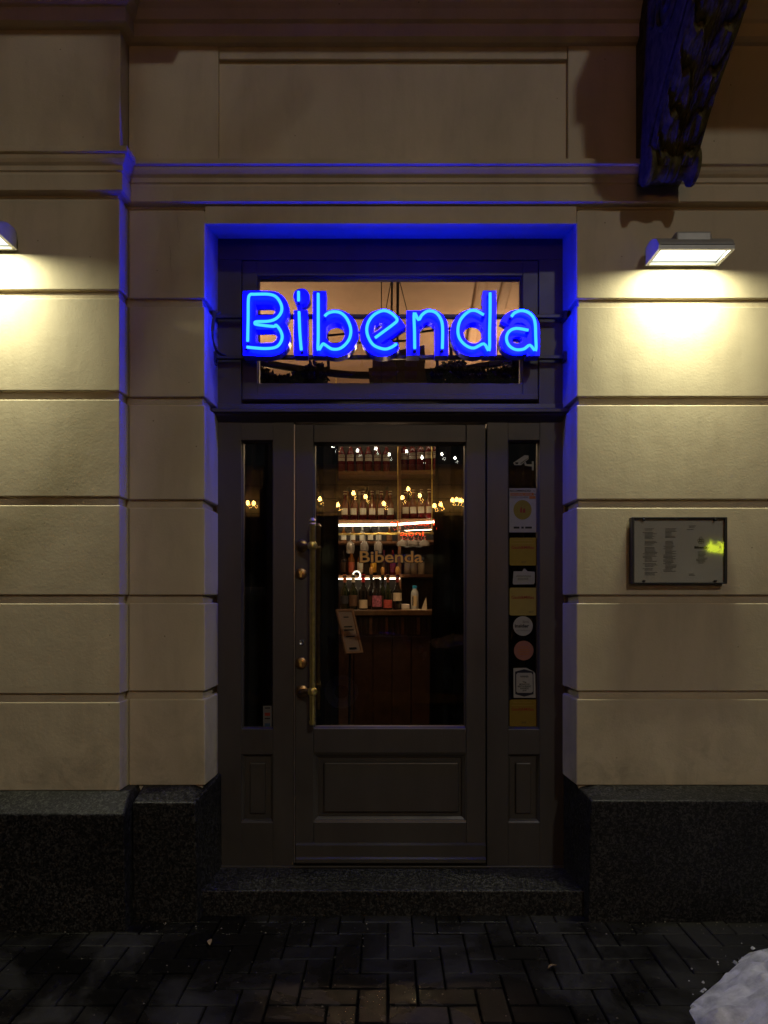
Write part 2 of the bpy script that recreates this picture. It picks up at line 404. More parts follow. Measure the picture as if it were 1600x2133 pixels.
# string course with its mouldings, breaking forward round the pilaster
path = [(XL0, -.09), (XL1, -.09), (XM0, 0), (XR1, 0)]
def zz(v): return Z(v)
sp = [(-.02, zz(341)), (.030, zz(343)), (.046, zz(345)), (.046, zz(355.5)), (.034, zz(357.5)), (.034, zz(360)), (.031, zz(365)), (.024, zz(371)), (.014, zz(376)),
      (.014, zz(385)), (.008, zz(387.5)), (.008, zz(390)), (.012, zz(393)), (.012, zz(424)), (.002, zz(427)), (-.012, zz(428.5)), (-.012, zz(433)), (-.02, zz(434))]
sp = [(o+.006 if o > 0 else o, z) for o, z in sp]
part('string_course', MB().sweep(path, sp), M['plaster'], fac)
cp = [(-.02, 4.62), (.36, 4.62), (.36, 4.12), (.34, 4.075), (.085, 4.06), (.085, Z(36)), (.07, Z(44)), (.055, Z(60)), (.040, Z(64)), (.040, Z(90)), (.020, Z(95)), (-.02, Z(97))]
part('cornice', MB().sweep(path, cp), M['plaster'], fac)
# hairline cracks in the render
for pts in ([(362,393,-.0186),(363,402,-.0186),(361,412,-.0186),(364,423,-.0186)], [(366,442,-.0006),(371,458,-.0006),(370,474,-.0006),(375,488,-.0006),(372,505,-.0006)], [(352,512,-.0006),(356,528,-.0006),(354,548,-.0006),(358,566,-.0006)], [(1238,742,-.0006),(1235,748,-.0006),(1234,754,-.0006)]):
    m = MB().tube([(W(u, v, y)[0], y, W(u, v, y)[1]) for u, v, y in pts], [.0013]*(len(pts)-1)+[.0005], 4); part('crack', m, M['groove'], fac)
# granite base
def plinth(x0, x1, yf, zt, zw, yw, side=None, xs=None, xi=None):
    """chamfered granite block; side: which end turns into the doorway"""
    b = MB(); xa, xb = x0, x1
    ca = .05 if side == 'l' else 0; cb = .05 if side == 'r' else 0
    if side == 'r':
        top = [(xa, yw+.002, zw), (xb-cb-.02, yw+.002, zw), (xi-.012, .23, zw+.012), (xa, .23, zw)]
        mid = [(xa, yf, zt), (xb-.012, yf, zt), (xi, .23, zt+.045), (xa, .23, zt)]
        bot = [(xa, yf, -.04), (xb, yf, -.04), (xi+.004, .23, -.04), (xa, .23, -.04)]
    elif side == 'l':
        top = [(xa+ca+.02, yw+.002, zw), (xb, yw+.002, zw), (xb, .23, zw), (xi+.012, .23, zw+.012)]
        mid = [(xa+.012, yf, zt), (xb, yf, zt), (xb, .23, zt), (xi, .23, zt+.045)]
        bot = [(xa, yf, -.04), (xb, yf, -.04), (xb, .23, -.04), (xi-.004, .23, -.04)]
    else:
        top = [(xa, yw+.002, zw), (xb-.03, yw+.002, zw), (xb-.03, .2, zw), (xa, .2, zw)]
        mid = [(xa, yf, zt), (xb-.008, yf, zt), (xb-.004, .2, zt), (xa, .2, zt)]
        bot = [(xa, yf, -.04), (xb, yf, -.04), (xb, .2, -.04), (xa, .2, -.04)]
    bm = bmesh.new(); rows = [[bm.verts.new(p) for p in r_] for r_ in (top, mid, bot)]
    bm.faces.new(rows[0]); bm.faces.new(rows[2][::-1])
    for a, c in ((0,1),(1,2)):
        for k in range(4): bm.faces.new([rows[a][k], rows[c][k], rows[c][(k+1)%4], rows[a][(k+1)%4]])
    bmesh.ops.recalc_face_normals(bm, faces=bm.faces[:])
    bmesh.ops.bevel(bm, geom=bm.edges[:], offset=.006, segments=2, profile=.5, affect='EDGES')
    m = MB().bm(bm); m.hard = True; return m
part('plinth_block', plinth(XL0, X(262, -.22), -.22, Z(1696, -.22), .556, -.09), M['granite'], fac, True)
part('plinth_block', plinth(X(262,-.22)-.003, X(412, -.13), -.13, Z(1672, -.13), .556, 0, 'r', xi=X(462, .2)), M['granite'], fac, True)
part('plinth_block', plinth(X(1226, -.13), XR1, -.13, Z(1668, -.13), .556, 0, 'l', xi=X(1174, .2)), M['granite'], fac, True)
# door step
single('doorstep', MB().bbox(X(418, -.07), X(1221, -.07), -.07, .30, -.04, Z(1806, .2), .008, 3),
       M['granite_step'], 'worn dark granite step below the entrance door', 'step', smooth=True)

# ---------------------------------------------------------------- balcony with carved bracket
BX0, BX1 = 1.118, 1.305
balc = thing('balcony', 'balcony slab above the right wall lamp on a carved leaf bracket', 'balcony', (1.23, 0, 3.2))
part('slab', MB().bbox(1.09, 3.4, -.95, .02, 4.12, 4.30, .01), M['plaster'], balc, True)
part('slab_moulding', MB().bbox(1.12, 3.36, -.90, .02, 4.06, 4.119, .015), M['plaster'], balc, True)
front = smooth_path([(-.17,3.255,0), (-.20,3.285,0), (-.25,3.335,0), (-.34,3.415,0), (-.47,3.50,0), (-.60,3.59,0), (-.72,3.73,0), (-.80,3.90,0), (-.84,4.06,0)], 8)
front = [(p.x, p.y) for p in front]
poly = [(.02, 3.24)] + front + [(.02, 4.06)]
part('bracket', MB().prismx(poly, BX0, BX1), M['stone'], balc)
# carved leaf front: a relief swept along the bracket's face
NS, NW = 230, 64
L = [0]
for i in range(1, len(front)): L.append(L[-1] + math.hypot(front[i][0]-front[i-1][0], front[i][1]-front[i-1][1]))
def at_s(s):
    s = max(0, min(L[-1]-1e-6, s))
    for i in range(1, len(L)):
        if L[i] >= s:
            t = (s-L[i-1])/(L[i]-L[i-1]); a, b_ = front[i-1], front[i]
            dx, dz = (b_[0]-a[0])/(L[i]-L[i-1]), (b_[1]-a[1])/(L[i]-L[i-1])
            return (a[0]+(b_[0]-a[0])*t, a[1]+(b_[1]-a[1])*t, -abs(dz), -abs(dx))
relief = MB()
hw = (BX1-BX0)/2 + .006; cxm = (BX0+BX1)/2
def leafh(w, s):
    a = abs(w); per = .145
    if a < .10: return .030 - .16*abs(a-.05) if a > .012 else .018
    if a > .93: return .020
    q = (a-.10)/.83
    ss = s - .10*q + .018*math.cos(q*math.pi*3.0)
    k = math.floor(ss/per); ph = ss/per - k
    vein = math.cos((q*5.0 + ph*1.6 + k*.7)*math.pi)
    h = .010 + .042*ph**.75 * (.62+.38*math.sin(math.pi*min(1, q*1.02)))
    if ph > .90: h *= (1-ph)/.10*.9+.05
    h += .006*vein*min(1, ph*1.6)
    h += .004*math.sin(s*71+w*13+k)*math.sin(w*37)
    return h
for i in range(NS+1):
    s = L[-1]*i/NS; y, z, ny, nz = at_s(s)
    for j in range(NW+1):
        w = -1 + 2*j/NW; h = leafh(w, s)
        if j in (0, NW): h = -.02
        wid = hw*(1+.10*i/NS)
        relief.v.append((cxm + w*wid, y + ny*h, z + nz*h))
for i in range(NS):
    for j in range(NW):
        a = i*(NW+1)+j; relief.f.append((a, a+1, a+NW+2, a+NW+1))
part('carved_leaf', relief, M['stone'], balc, True)
roll = [(a_*.92, b_*.80) for a_, b_ in [(.03,-.137),(.072,-.136),(.083,-.130),(.083,-.112),(.070,-.104),(.056,-.085),(.052,-.060),(.056,-.035),(.064,-.028),(.058,-.018),(.064,-.010),(.066,0),(.064,.010),(.058,.018),(.064,.028),(.056,.035),(.052,.060),(.056,.085),(.070,.104),(.083,.112),(.083,.130),(.072,.136),(.03,.137)]]
part('scroll', MB().lathe(roll, 28, 'x', (cxm, -.150, 3.250)), M['stone'], balc, True)
vol = MB()
pts = []
for k in range(60):
    a = k/59*4.2*math.pi; r_ = .155*(1-k/66)
    pts.append((BX0-.004, -.36 + r_*math.cos(a), 3.80 + r_*math.sin(a)))
vol.tube(pts, .013, 6); vol.tube([(BX0-.003, y+.03, z+.045) for y, z in front[::3]], .010, 6)
part('side_volute', vol, M['stone'], balc, True)

# ---------------------------------------------------------------- door frame, fanlight, sidelights
DF = .2
def wx(u, Y=DF): return X(u, Y)
def wz(v, Y=DF): return Z(v, Y)
frame = thing('door_frame', 'taupe wooden door frame with narrow sidelights and a fanlight under the neon sign', 'door frame', (wx(813), DF, wz(1806)))
def fbox(u0, u1, v0, v1, y0, y1, b=.003): return MB().bbox(wx(u0), wx(u1), y0, y1, wz(v1), wz(v0), b, 2)
P = M['paint']
part('head_rail', fbox(452, 1175, 488, 541, .200, .29), P, frame, True)
part('jamb', fbox(452, 503, 541, 858, .200, .29), P, frame, True)
part('jamb', fbox(1122.5, 1175, 541, 858, .200, .29), P, frame, True)
fs = part('fanlight_sash', MB().bbox(wx(503.5), wx(535), .206, .27, wz(835), wz(541.5), .004).bbox(wx(1089), wx(1122), .206, .27, wz(835), wz(541.5), .004)
     .bbox(wx(535)-.002, wx(1089)+.002, .207, .27, wz(573), wz(541.5), .004).bbox(wx(535)-.002, wx(1089)+.002, .207, .27, wz(835), wz(797), .004), P, frame, True)
part('sash_sill', fbox(505, 1121, 821, 833, .194, .2065, .003), P, fs, True)
def bead(u0, u1, v0, v1, w, y0, y1):
    """sloped glazing bead round an opening: outer edge proud at y0, inner edge back at y1"""
    o = [(wx(u0), wz(v0)), (wx(u1), wz(v0)), (wx(u1), wz(v1)), (wx(u0), wz(v1))]
    i_ = [(wx(u0)+w, wz(v0)-w), (wx(u1)-w, wz(v0)-w), (wx(u1)-w, wz(v1)+w), (wx(u0)+w, wz(v1)+w)]
    md = [((a[0]+c[0])/2, (a[1]+c[1])/2) for a, c in zip(o, i_)]
    rings = [(o, y1+.01), (o, y0), (md, y0+.004), (md, y0+.010), (i_, y0+.016), (i_, y1)]
    m = MB()
    for q, y in rings: m.v += [(p[0], y, p[1]) for p in q]
    for k in range(len(rings)-1):
        for j in range(4): m.f.append((k*4+j, k*4+(j+1)%4, (k+1)*4+(j+1)%4, (k+1)*4+j))
    return m
part('glazing_bead', bead(533, 1090, 571, 799, .010, .212, .262), P, fs)
def pane(parent, u0, u1, v0, v1, y, tilt=.0, tilt2=.004):
    def q(yy, mat, ta, tb, nm):
        x0, x1, z0, z1 = wx(u0), wx(u1), wz(v1), wz(v0); zc = (z0+z1)/2; xc = (x0+x1)/2
        m = MB().box(x0, x1, yy-.002, yy+.002, z0, z1)
        m.v = [(p[0], p[1] + (p[2]-zc)*ta + (p[0]-xc)*tb, p[2]) for p in m.v]
        return part(nm, m, mat, parent)
    a = q(y, M['pane'], tilt, 0, 'pane'); q(y+.017, M['pane_in'], tilt2, -.0022, 'pane'); return a
pane(fs, 534, 1089, 572, 798, .245)
# transom moulding
tp = [(.0, wz(841)), (.006, wz(842)), (.008, wz(852)), (.054, wz(856)), (.060, wz(858)), (.060, wz(864)), (.042, wz(867)), (.038, wz(870)), (.012, wz(876)), (.0, wz(879))]
tr = MB().sweep([(wx(449), .2), (wx(1178), .2)], [(-.05, wz(836.5))] + tp + [(-.05, wz(879.5))])
part('transom', tr, P, frame)
def sidelight(u0, u1, g0, g1, nm, p0, p1):
    s = part(nm, MB().bbox(wx(u0), wx(g0), .2, .28, wz(1805), wz(879), .003).bbox(wx(g1), wx(u1), .2, .28, wz(1805), wz(879), .003)
             .bbox(wx(g0)-.002, wx(g1)+.002, .2008, .28, wz(917), wz(879.5), .003).bbox(wx(g0)-.002, wx(g1)+.002, .2008, .28, wz(1572), wz(1519), .003)
             .bbox(wx(g0)-.002, wx(g1)+.002, .2008, .28, wz(1804.5), wz(1713), .003), P, frame, True)
    part('glazing_bead', bead(g0-2, g1+2, 915, 1521, .010, .205, .258), P, s)
    pane(s, g0-1, g1+1, 916, 1520, .240, .0012)
    part('panel_bead', bead(g0-2, g1+2, 1570, 1715, .016, .204, .228), P, s)
    pn = MB().box(wx(g0), wx(g1), .226, .24, wz(1713), wz(1572)); part('panel', pn, P, s)
    part('raised_field', MB().bbox(wx(g0+16), wx(g1-16), .212, .2262, wz(1697), wz(1590), .006), P, s, True)
    return s
sl = sidelight(452, 612, 503, 568, 'sidelight', 0, 0); sr = sidelight(1014.5, 1175, 1059, 1124, 'sidelight', 0, 0)
part('frame_sill', fbox(452, 1175, 1803, 1809, .192, .28, .002), P, frame, True)

# ---------------------------------------------------------------- door leaf
LF = .2035
door = thing('door', 'taupe wooden entrance door with one tall glass pane and brass pull bar', 'door', (wx(813), LF, wz(1800)))
def db(u0, u1, v0, v1, y0=LF, y1=.28, b=.003): return MB().bbox(wx(u0), wx(u1), y0, y1, wz(v1), wz(v0), b, 2)
part('stile', db(614.5, 653, 884, 1799), P, door, True); part('stile', db(971.5, 1012, 884, 1799), P, door, True)
part('rail', db(653.3, 971.2, 884, 921, LF+.0008), P, door, True); part('rail', db(653.3, 971.2, 1518, 1569, LF+.0008), P, door, True)
part('rail', db(653.3, 971.2, 1713, 1799, LF+.0008), P, door, True)
part('glazing_bead', bead(651, 973.5, 919, 1520, .011, LF+.004, .262), P, door)
dp = pane(door, 653, 972, 921, 1518, .246, .0)
part('panel', MB().box(wx(653), wx(972), .232, .25, wz(1713), wz(1569)), P, door)
part('panel_bead', bead(650, 974, 1567.5, 1714.5, .026, LF+.002, .236), P, door)
part('raised_field', MB().bbox(wx(673), wx(957), .214, .2322, wz(1695), wz(1589), .009, 3), P, door, True)
wb = MB().prismx([(LF+.002, wz(1756)), (.186, wz(1759)), (.186, wz(1783)), (.174, wz(1786)), (.174, wz(1793)), (.182, wz(1796)), (LF+.002, wz(1796))], wx(617), wx(1011))
part('weather_bar', wb, P, door)
part('edge_strip', MB().box(wx(612.6), wx(614.2), .1985, .21, wz(1797), wz(884)), M['steel'], door)
# pull bar (outside and inside)
hb = part('pull_handle', MB().lathe([(.012, wz(1510, .13)), (.016, wz(1505, .13)), (.012, wz(1498, .13)), (.0138, wz(1494, .13)), (.0138, wz(1095, .13)), (.017, wz(1092, .13)), (.012, wz(1089, .13)), (.017, wz(1085, .13)), (.009, wz(1079, .13))], 20, 'z', (X(651, .13), .13, 0)), M['brass'], door, True)
for v in (1137, 1440):
    z = Z(v, .14); x0 = X(651, .13); xr = wx(629)
    m = MB().tube([(xr, LF+.0, wz(v)), (xr, .160, wz(v)), (xr+.012, .145, z), (xr+.03, .132, z), (x0+.006, .13, z)], [.013,.012,.012,.010,.009], 12)
    part('bracket', m, M['dull_brass'], hb, True)
    part('rose', MB().lathe([(.0, LF-.012), (.020, LF-.012), (.029, LF-.007), (.031, LF+.002)], 24, 'y', (xr, 0, wz(v))), M['dull_brass'], hb, True)
    part('collar', MB().lathe([(.013, z-.018), (.021, z-.013), (.024, z), (.021, z+.013), (.013, z+.018)], 18, 'z', (x0, .13, 0)), M['brass'], hb, True)
hi = part('pull_handle', MB().lathe([(.008, Z(1478, .33)), (.0125, Z(1474, .33)), (.0125, Z(1100, .33)), (.016, Z(1096, .33)), (.008, Z(1090, .33))], 14, 'z', (X(663, .33), .33, 0)), M['dull_brass'], door, True)
for v in (1141, 1428):
    part('bracket', MB().tube([(X(663,.33)-.02, .275, Z(v,.33)), (X(663,.33)-.012, .315, Z(v,.33)), (X(663, .33)+.010, .33, Z(v,.33))], .010, 10), M['dull_brass'], hi, True)
for v, rr in ((1195, .029), (1381, .030)):
    lk = part('lock', MB().lathe([(0, LF-.011), (rr*.72, LF-.011), (rr*.9, LF-.008), (rr, LF+.002)], 24, 'y', (wx(627), 0, wz(v))), M['dull_brass'], door, True)
    part('cylinder', MB().lathe([(0, LF-.019), (.008, LF-.019), (.009, LF-.010)], 14, 'y', (wx(627), 0, wz(v)+.006)).box(wx(627)-.005, wx(627)+.005, LF-.017, LF-.009, wz(v)-.016, wz(v)), M['brass'], lk, True)
part('bell_push', MB().lathe([(.008, LF-.004), (.011, LF-.006), (.013, LF-.003), (.013, LF+.002)], 20, 'y', (wx(628), 0, wz(1338))), M['steel'], door, True)
# gold lettering on the glass
gold = plain('gold_leaf', (.80,.40,.05), .5, 0, var=.15, vscale=50); ink = plain('black_ink', (.008,.008,.008), .6)
ink_y = .2415
def flat_text(name, body, u, v, hpx, mat, parent, Y, align='CENTER', bold=0.0, wpx=None, k=1.38):
    """lettering lying flat on a vertical surface; hpx = cap height in photo pixels"""
    sc_ = (Y + D)/F
    me = text_mesh(body, hpx*sc_*k, mat, align, 0, bold)
    if wpx:
        xs = [p.co.x for p in me.vertices]; wd = max(xs)-min(xs)
        if wd > 0:
            f_ = wpx*sc_/wd
            for p in me.vertices: p.co.x *= f_
    x, z = W(u, v, Y); w0 = origin(parent)
    return lpart(name, me, parent, (x-w0.x, Y-w0.y, z-w0.z), (R(90), 0, 0))
flat_text('lettering', 'Bibenda', 814, 1161, 24, ink, dp, .2430, wpx=135, bold=.0045)
flat_text('lettering', 'Bibenda', 814, 1161, 24, gold, dp, .2415, wpx=131, bold=.0012)

# ---------------------------------------------------------------- neon sign
NY = .048
sign = thing('neon_sign', 'blue neon sign spelling Bibenda on two rails across the fanlight', 'neon sign', (X(813,.1), .05, Z(745,.1)))
def arc(cx, cy, rx, ry, a0, a1, n=14):
    return [(cx + rx*math.cos(R(a0+(a1-a0)*k/n)), cy - ry*math.sin(R(a0+(a1-a0)*k/n))) for k in range(n+1)]
def ribbon(pts, w, y0, y1, closed=False, endcap=False):
    """constant-width tray stroke, px centreline -> solid"""
    P_ = [Vector(p) for p in pts]; n = len(P_); Lf, Rt = [], []
    for i in range(n):
        if closed: a, c = P_[(i-1) % n], P_[(i+1) % n]
        else: a, c = P_[max(i-1,0)], P_[min(i+1,n-1)]
        if 0 < i < n-1 and not closed:
            d1 = (P_[i]-P_[i-1]).normalized(); d2 = (P_[i+1]-P_[i]).normalized()
            t = (d1+d2).normalized(); nn = Vector((-t.y, t.x)); nn = nn/max(.4, nn.dot(Vector((-d1.y, d1.x))))
        else:
            t = (c-a).normalized(); nn = Vector((-t.y, t.x))
        Lf.append(P_[i]+nn*w/2); Rt.append(P_[i]-nn*w/2)
    m = MB(); q = lambda p, y: (W(p.x, p.y, .072)[0], y, W(p.x, p.y, .072)[1])
    k = 6; rim = .0
    for i in range(n):
        m.v += [q(Lf[i], y0), q(Rt[i], y0), q(Rt[i], y1), q(Lf[i], y1)]
    rng = range(n) if closed else range(n-1)
    for i in rng:
        j = (i+1) % n
        for a, b_ in ((0,1),(1,2),(2,3),(3,0)): m.f.append((i*4+a, i*4+b_, j*4+b_, j*4+a))
    if not closed:
        m.f.append((0,1,2,3)); m.f.append(tuple((n-1)*4+x for x in (3,2,1,0)))
    return m
def disc(cx, cy, r, y0, y1, n=24):
    return MB().prism([W(cx+r*math.cos(2*math.pi*k/n), cy-r*math.sin(2*math.pi*k/n), .072) for k in range(n)], y0, y1)
YF, YB = .072, .142
letters = [
 ('B', [([(519,606),(519,741)], 27), ([(519,620),(558,620)]+arc(562,646,26,26,90,-90)+[(519,672)], 28), ([(519,672),(560,672)]+arc(562,700,29,28,90,-90)+[(519,728)], 27)],
  [[(516,712),(517,660),(517.5,624),(521,614),(530,613),(560,613),(576,619),(586,635),(586,650),(576,663),(560,669),(535,670),(531,673),(536,676),(570,680),(575,677),(584,688),(588,702),(583,716),(572,724),(548,726),(514,723)]]),
 ('i', [([(626.5,646),(626.5,741)], 28), 'dot', ([(624,628),(624,650)], 9)], [[(622,607),(622,618),(622,628)], [(623,649),(624.5,690),(627,722),(628,730)]]),
 ('b', [([(665.5,606),(665.5,741)], 27), (arc(698,694,35,36,150,-150,26), 27)],
  [[(663,611),(663,660),(663,700),(663,729),(672,717),(677,718),(692,727),(710,725),(726,709),(731,688),(724,666),(712,653),(698,649),(684,652),(676,659)]]),
 ('e', [(arc(796,694,33,36,20,322,30), 26), ([(779,709),(838,669)], 25)],
  [[(781,704),(800,690),(820,675),(827,668),(825,661),(813,651),(798,647),(780,655),(768,670),(764,688),(769,706),(780,720),(800,727),(814,724),(827,716)]]),
 ('n', [([(860.5,647),(860.5,741)], 27), (arc(893,682,27,25,165,0,14)+[(920,741)], 27)],
  [[(864,727),(863.5,690),(863,652),(872,666),(879,656),(891,648),(906,650),(917,662),(922,681),(921.5,727)]]),
 ('d', [([(1020,605),(1020,741)], 27), (arc(987,693,35,36,30,330,26), 27)],
  [[(1008,656),(991,647),(976,649),(960,665),(954,685),(957,704),(970,719),(987,725),(1008,716),(1019,730),(1020,690),(1021,650),(1021,610)]]),
 ('a', [(arc(1082,684,29,26,158,0,14)+[(1111,741)], 27), (arc(1078,708,24,20,0,360,28)[:-1], 25, True)],
  [[(1065,660),(1073,651),(1088,647),(1104,653),(1114,668),(1116,700),(1116,730),(1104,719),(1091,727),(1074,728),(1060,719),(1055,704),(1061,690),(1076,684),(1101,688)]]),
]
for ch, strokes, tubes in letters:
    m = MB()
    for k, s_ in enumerate(strokes):
        dy = .0013*k
        if s_ == 'dot': mm = disc(628, 617, 16.5, YF, YB)
        else: mm = ribbon(s_[0], s_[1], YF+dy, YB-dy, closed=len(s_) > 2)
        m.add(mm.v, mm.f)
    lo_ = part('letter', m, M['sign_blue'], sign)
    for tb in tubes:
        pts = smooth_path([(*W(u, v, NY), 0) for u, v in tb], 4)
        pts = [(p.x, NY, p.y) for p in pts]
        part('neon_tube', MB().tube(pts, .0068, 8), M['neon'], lo_, True)
        for e in (pts[0], pts[-1]): part('tube_end', MB().tube([(e[0], NY-.001, e[2]), (e[0], YF+.004, e[2])], .0085, 10), M['cable'], lo_, True)
for v in (658, 743):
    part('rail', MB().bbox(X(449,.16)-.004, X(1176,.16)+.003, .150, .172, Z(v+4,.15), Z(v-4,.15), .003), M['rail'], sign, True)
for u, s_ in ((447, 1), (1177, -1)):
    for v in (658, 743):
        part('end_plate', MB().bbox(X(u,.13)-.012 if s_ > 0 else X(u,.13)-.004, X(u,.13)+.004 if s_ > 0 else X(u,.13)+.012, .135, .185, Z(v+9,.15), Z(v-9,.15), .002), M['rail'], sign, True)
cb = MB()
for k in range(3):
    o_ = k*2.2
    cb.tube([(p.x, p.y, p.z) for p in smooth_path([(W(455+o_,652,.09)[0], .09, W(0,650,.09)[1]), (W(448-o_,668,.07)[0], .07, W(0,665,.07)[1]), (W(444-o_*.4,700,.06)[0], .06, W(0,700,.06)[1]), (W(449+o_,728,.07)[0], .07, W(0,730,.07)[1]), (W(462+o_*2,738,.1)[0], .10, W(0,741,.1)[1])], 6)], .0028, 6)
cb.tube([(p.x, p.y, p.z) for p in smooth_path([(X(449,.08), .08, Z(735,.08)), (X(447,.08), .08, Z(752,.08)), (X(451,.08), .08, Z(762,.08)), (X(454,.08), .08, Z(750,.08))], 6)], .0028, 6)
part('cable', cb, M['cable'], sign, True)

# ---------------------------------------------------------------- wall lamps
def wall_lamp(xc, ywall, z0, label):
    t = thing('wall_lamp', label, 'wall lamp', (xc, ywall, z0), group='wall lamps beside the door')
    w, d_ = .318, .150; yb = ywall-.028; yf = yb-d_
    x0, x1 = xc-w/2, xc+w/2
    prof = [(yb, z0+.012), (yb, z0+.076), (yb-.030, z0+.083), (yb-.070, z0+.080), (yb-.110, z0+.066), (yf+.012, z0+.046), (yf, z0+.022), (yf, z0+.012)]
    # hollow housing: shell of the curved top plus end plates
    sh = MB(); inner = [(yb-.006, z0+.012), (yb-.006, z0+.070), (yb-.032, z0+.077), (yb-.068, z0+.074), (yb-.106, z0+.061), (yf+.017, z0+.042), (yf+.006, z0+.020), (yf+.006, z0+.012)]
    n = len(prof)
    for xx in (x0, x1):
        sh.v += [(xx, p[0], p[1]) for p in prof]; sh.v += [(xx, p[0], p[1]) for p in inner]
    for k in range(n-1):
        sh.f.append((k, k+1, 2*n+k+1, 2*n+k)); sh.f.append((n+k, 3*n+k, 3*n+k+1, n+k+1))
    sh.f.append((0, 2*n, 3*n, n)); sh.f.append((n-1, 2*n-1, 4*n-1, 3*n-1))
    part('housing', sh, M['lamp_metal'], t, True)
    for xa, xb in ((x0-.003, x0+.003), (x1-.003, x1+.003)):
        part('end_plate', MB().prismx([(p[0]*1.0+(-.0015 if k > n-3 else 0), p[1]) for k, p in enumerate(prof)], xa, xb), M['lamp_metal'], t)
    # bottom rim with corner screws
    rm = MB(); e = .011
    rm.box(x0-.004, x1+.004, yf-.002, yf+e, z0, z0+.012); rm.box(x0-.004, x1+.004, yb-e, yb+.002, z0, z0+.012)
    rm.box(x0-.004, x0+e, yf+e, yb-e, z0+.0005, z0+.0118); rm.box(x1-e, x1+.004, yf+e, yb-e, z0+.0005, z0+.0118)
    rim = part('rim', rm, M['lamp_metal'], t)
    for sx in (x0+.006, x1-.006):
        for sy in (yf+.006, yb-.006): part('screw', MB().lathe([(.0035, z0-.0016), (.0035, z0+.002)], 8, 'z', (sx, sy, 0)), M['black_metal'], rim)
    part('seam', MB().box(x0-.0035, x1+.0035, yf-.0022, yf+.002, z0+.020, z0+.0215), M['black_metal'], t)
    part('back_box', MB().bbox(xc-.078, xc+.078, yb-.128, ywall, z0+.034, z0+.090, .010, 3), M['lamp_metal'], t, True)
    part('mount', MB().bbox(xc-.05, xc+.05, yb-.001, ywall, z0+.018, z0+.07, .004), M['lamp_metal'], t, True)
    la = bpy.data.lights.new('lamp_light', 'AREA'); la.shape = 'RECTANGLE'; la.size = .27; la.size_y = .05; la.energy = 9.5; la.color = (1.0,.98,.66); la.spread = R(178)
    lo2 = bpy.data.objects.new('lamp_light', la); link(lo2, t); lo2.location = (0, yf+.045-ywall, .0125)
    lb = la.copy(); lb.energy = 3.0; lb.spread = R(104)                  # the reflector's downward beam
    lo3 = bpy.data.objects.new('lamp_beam', lb); link(lo3, t); lo3.location = (0, yf+.045-ywall, .0122)
    part('diffuser', MB().box(x0+e+.004, x1-e-.004, yf+e+.004, yb-e-.004, z0+.0135, z0+.0165), M['lamp_glow'], t)
    return t
zl = Z(553, -.03)
wall_lamp((X(1347,-.03)+X(1495,-.03))/2, 0.0, zl, 'grey wall lamp shining down the wall beside the balcony bracket')
lx1 = X(33, -.12); wall_lamp(lx1-.159, -.09, Z(520, -.12), 'grey wall lamp shining down the projecting pilaster')

# ---------------------------------------------------------------- framed menu
MY = -.045
def mx_(u): return X(u, MY)
def mz_(v): return Z(v, MY)
menu = thing('menu_case', 'framed wine list under glass on the wall below the lamp', 'menu case', (mx_(1416), 0, mz_(1215)))
fr = MB(); t_ = 3.0
part('frame', MB().bbox(mx_(1317), mx_(1322), MY, -.004, mz_(1216), mz_(1077), .002).bbox(mx_(1510.5), mx_(1515.5), MY, -.004, mz_(1216), mz_(1077), .002)
     .bbox(mx_(1322), mx_(1510.5), MY+.0004, -.004, mz_(1080.5), mz_(1077), .0015).bbox(mx_(1322), mx_(1510.5), MY+.0004, -.004, mz_(1216), mz_(1213), .0015), M['black_metal'], menu, True)
paper = plain('menu_paper', (.78,.74,.66), .7, var=.06, vscale=5)
sheet = part('sheet', MB().box(mx_(1321), mx_(1511.5), -.030, -.008, mz_(1214.5), mz_(1079)), paper, menu)
print_m = plain('menu_print', (.07,.065,.06), .7, var=.02)
part('glass', MB().box(mx_(1322), mx_(1510.5), -.0385, -.0355, mz_(1213), mz_(1080.5)), glassy('menu_glass', .10, (.95,.96,.95), .035), menu)
for u, v in ((1342,1082.5), (1491,1082.5), (1342,1210), (1491,1210)):
    part('screw', MB().lathe([(.0, MY-.004), (.0055, MY-.002), (.0055, -.036)], 12, 'y', (mx_(u), 0, mz_(v))), M['black_metal'], menu, True)
pl = MB(); py = -.0312
def line(u0, u1, v, h=.9): pl.box(X(u0,py), X(u1,py), py, py+.0008, Z(v+h,py), Z(v,py))
rnd = random.Random(3)
for c0, c1, va, vb in ((1339,1370,1101,1198), (1382,1410,1101,1192), (1431,1450,1095,1105), (1450,1476,1149,1180), (1431,1454,1190,1199)):
    v = va
    while v < vb:
        if rnd.random() > .2: line(c0 + (4 if rnd.random() > .3 else 0), c0 + (c1-c0)*rnd.uniform(.6, 1), v)
        v += 2.6
part('print', pl, print_m, sheet, kind='stuff')
for body, u, v, h in (('Bibenda', 1460, 1140.5, 5),):
    flat_text('print', body, u, v, h, ink, sheet, py, wpx=27, bold=.0006)
lg = MB()
for du, dv in ((-4,-12),(0,-17),(4,-12),(-2,-8),(3,-8),(0,-12)):
    c = W(1460+du, 1138+dv, py); lg.tube([(c[0]+.006*math.cos(a*R(30)), py, c[1]+.006*math.sin(a*R(30))) for a in range(13)], .0009, 4)
part('emblem', lg, print_m, sheet)

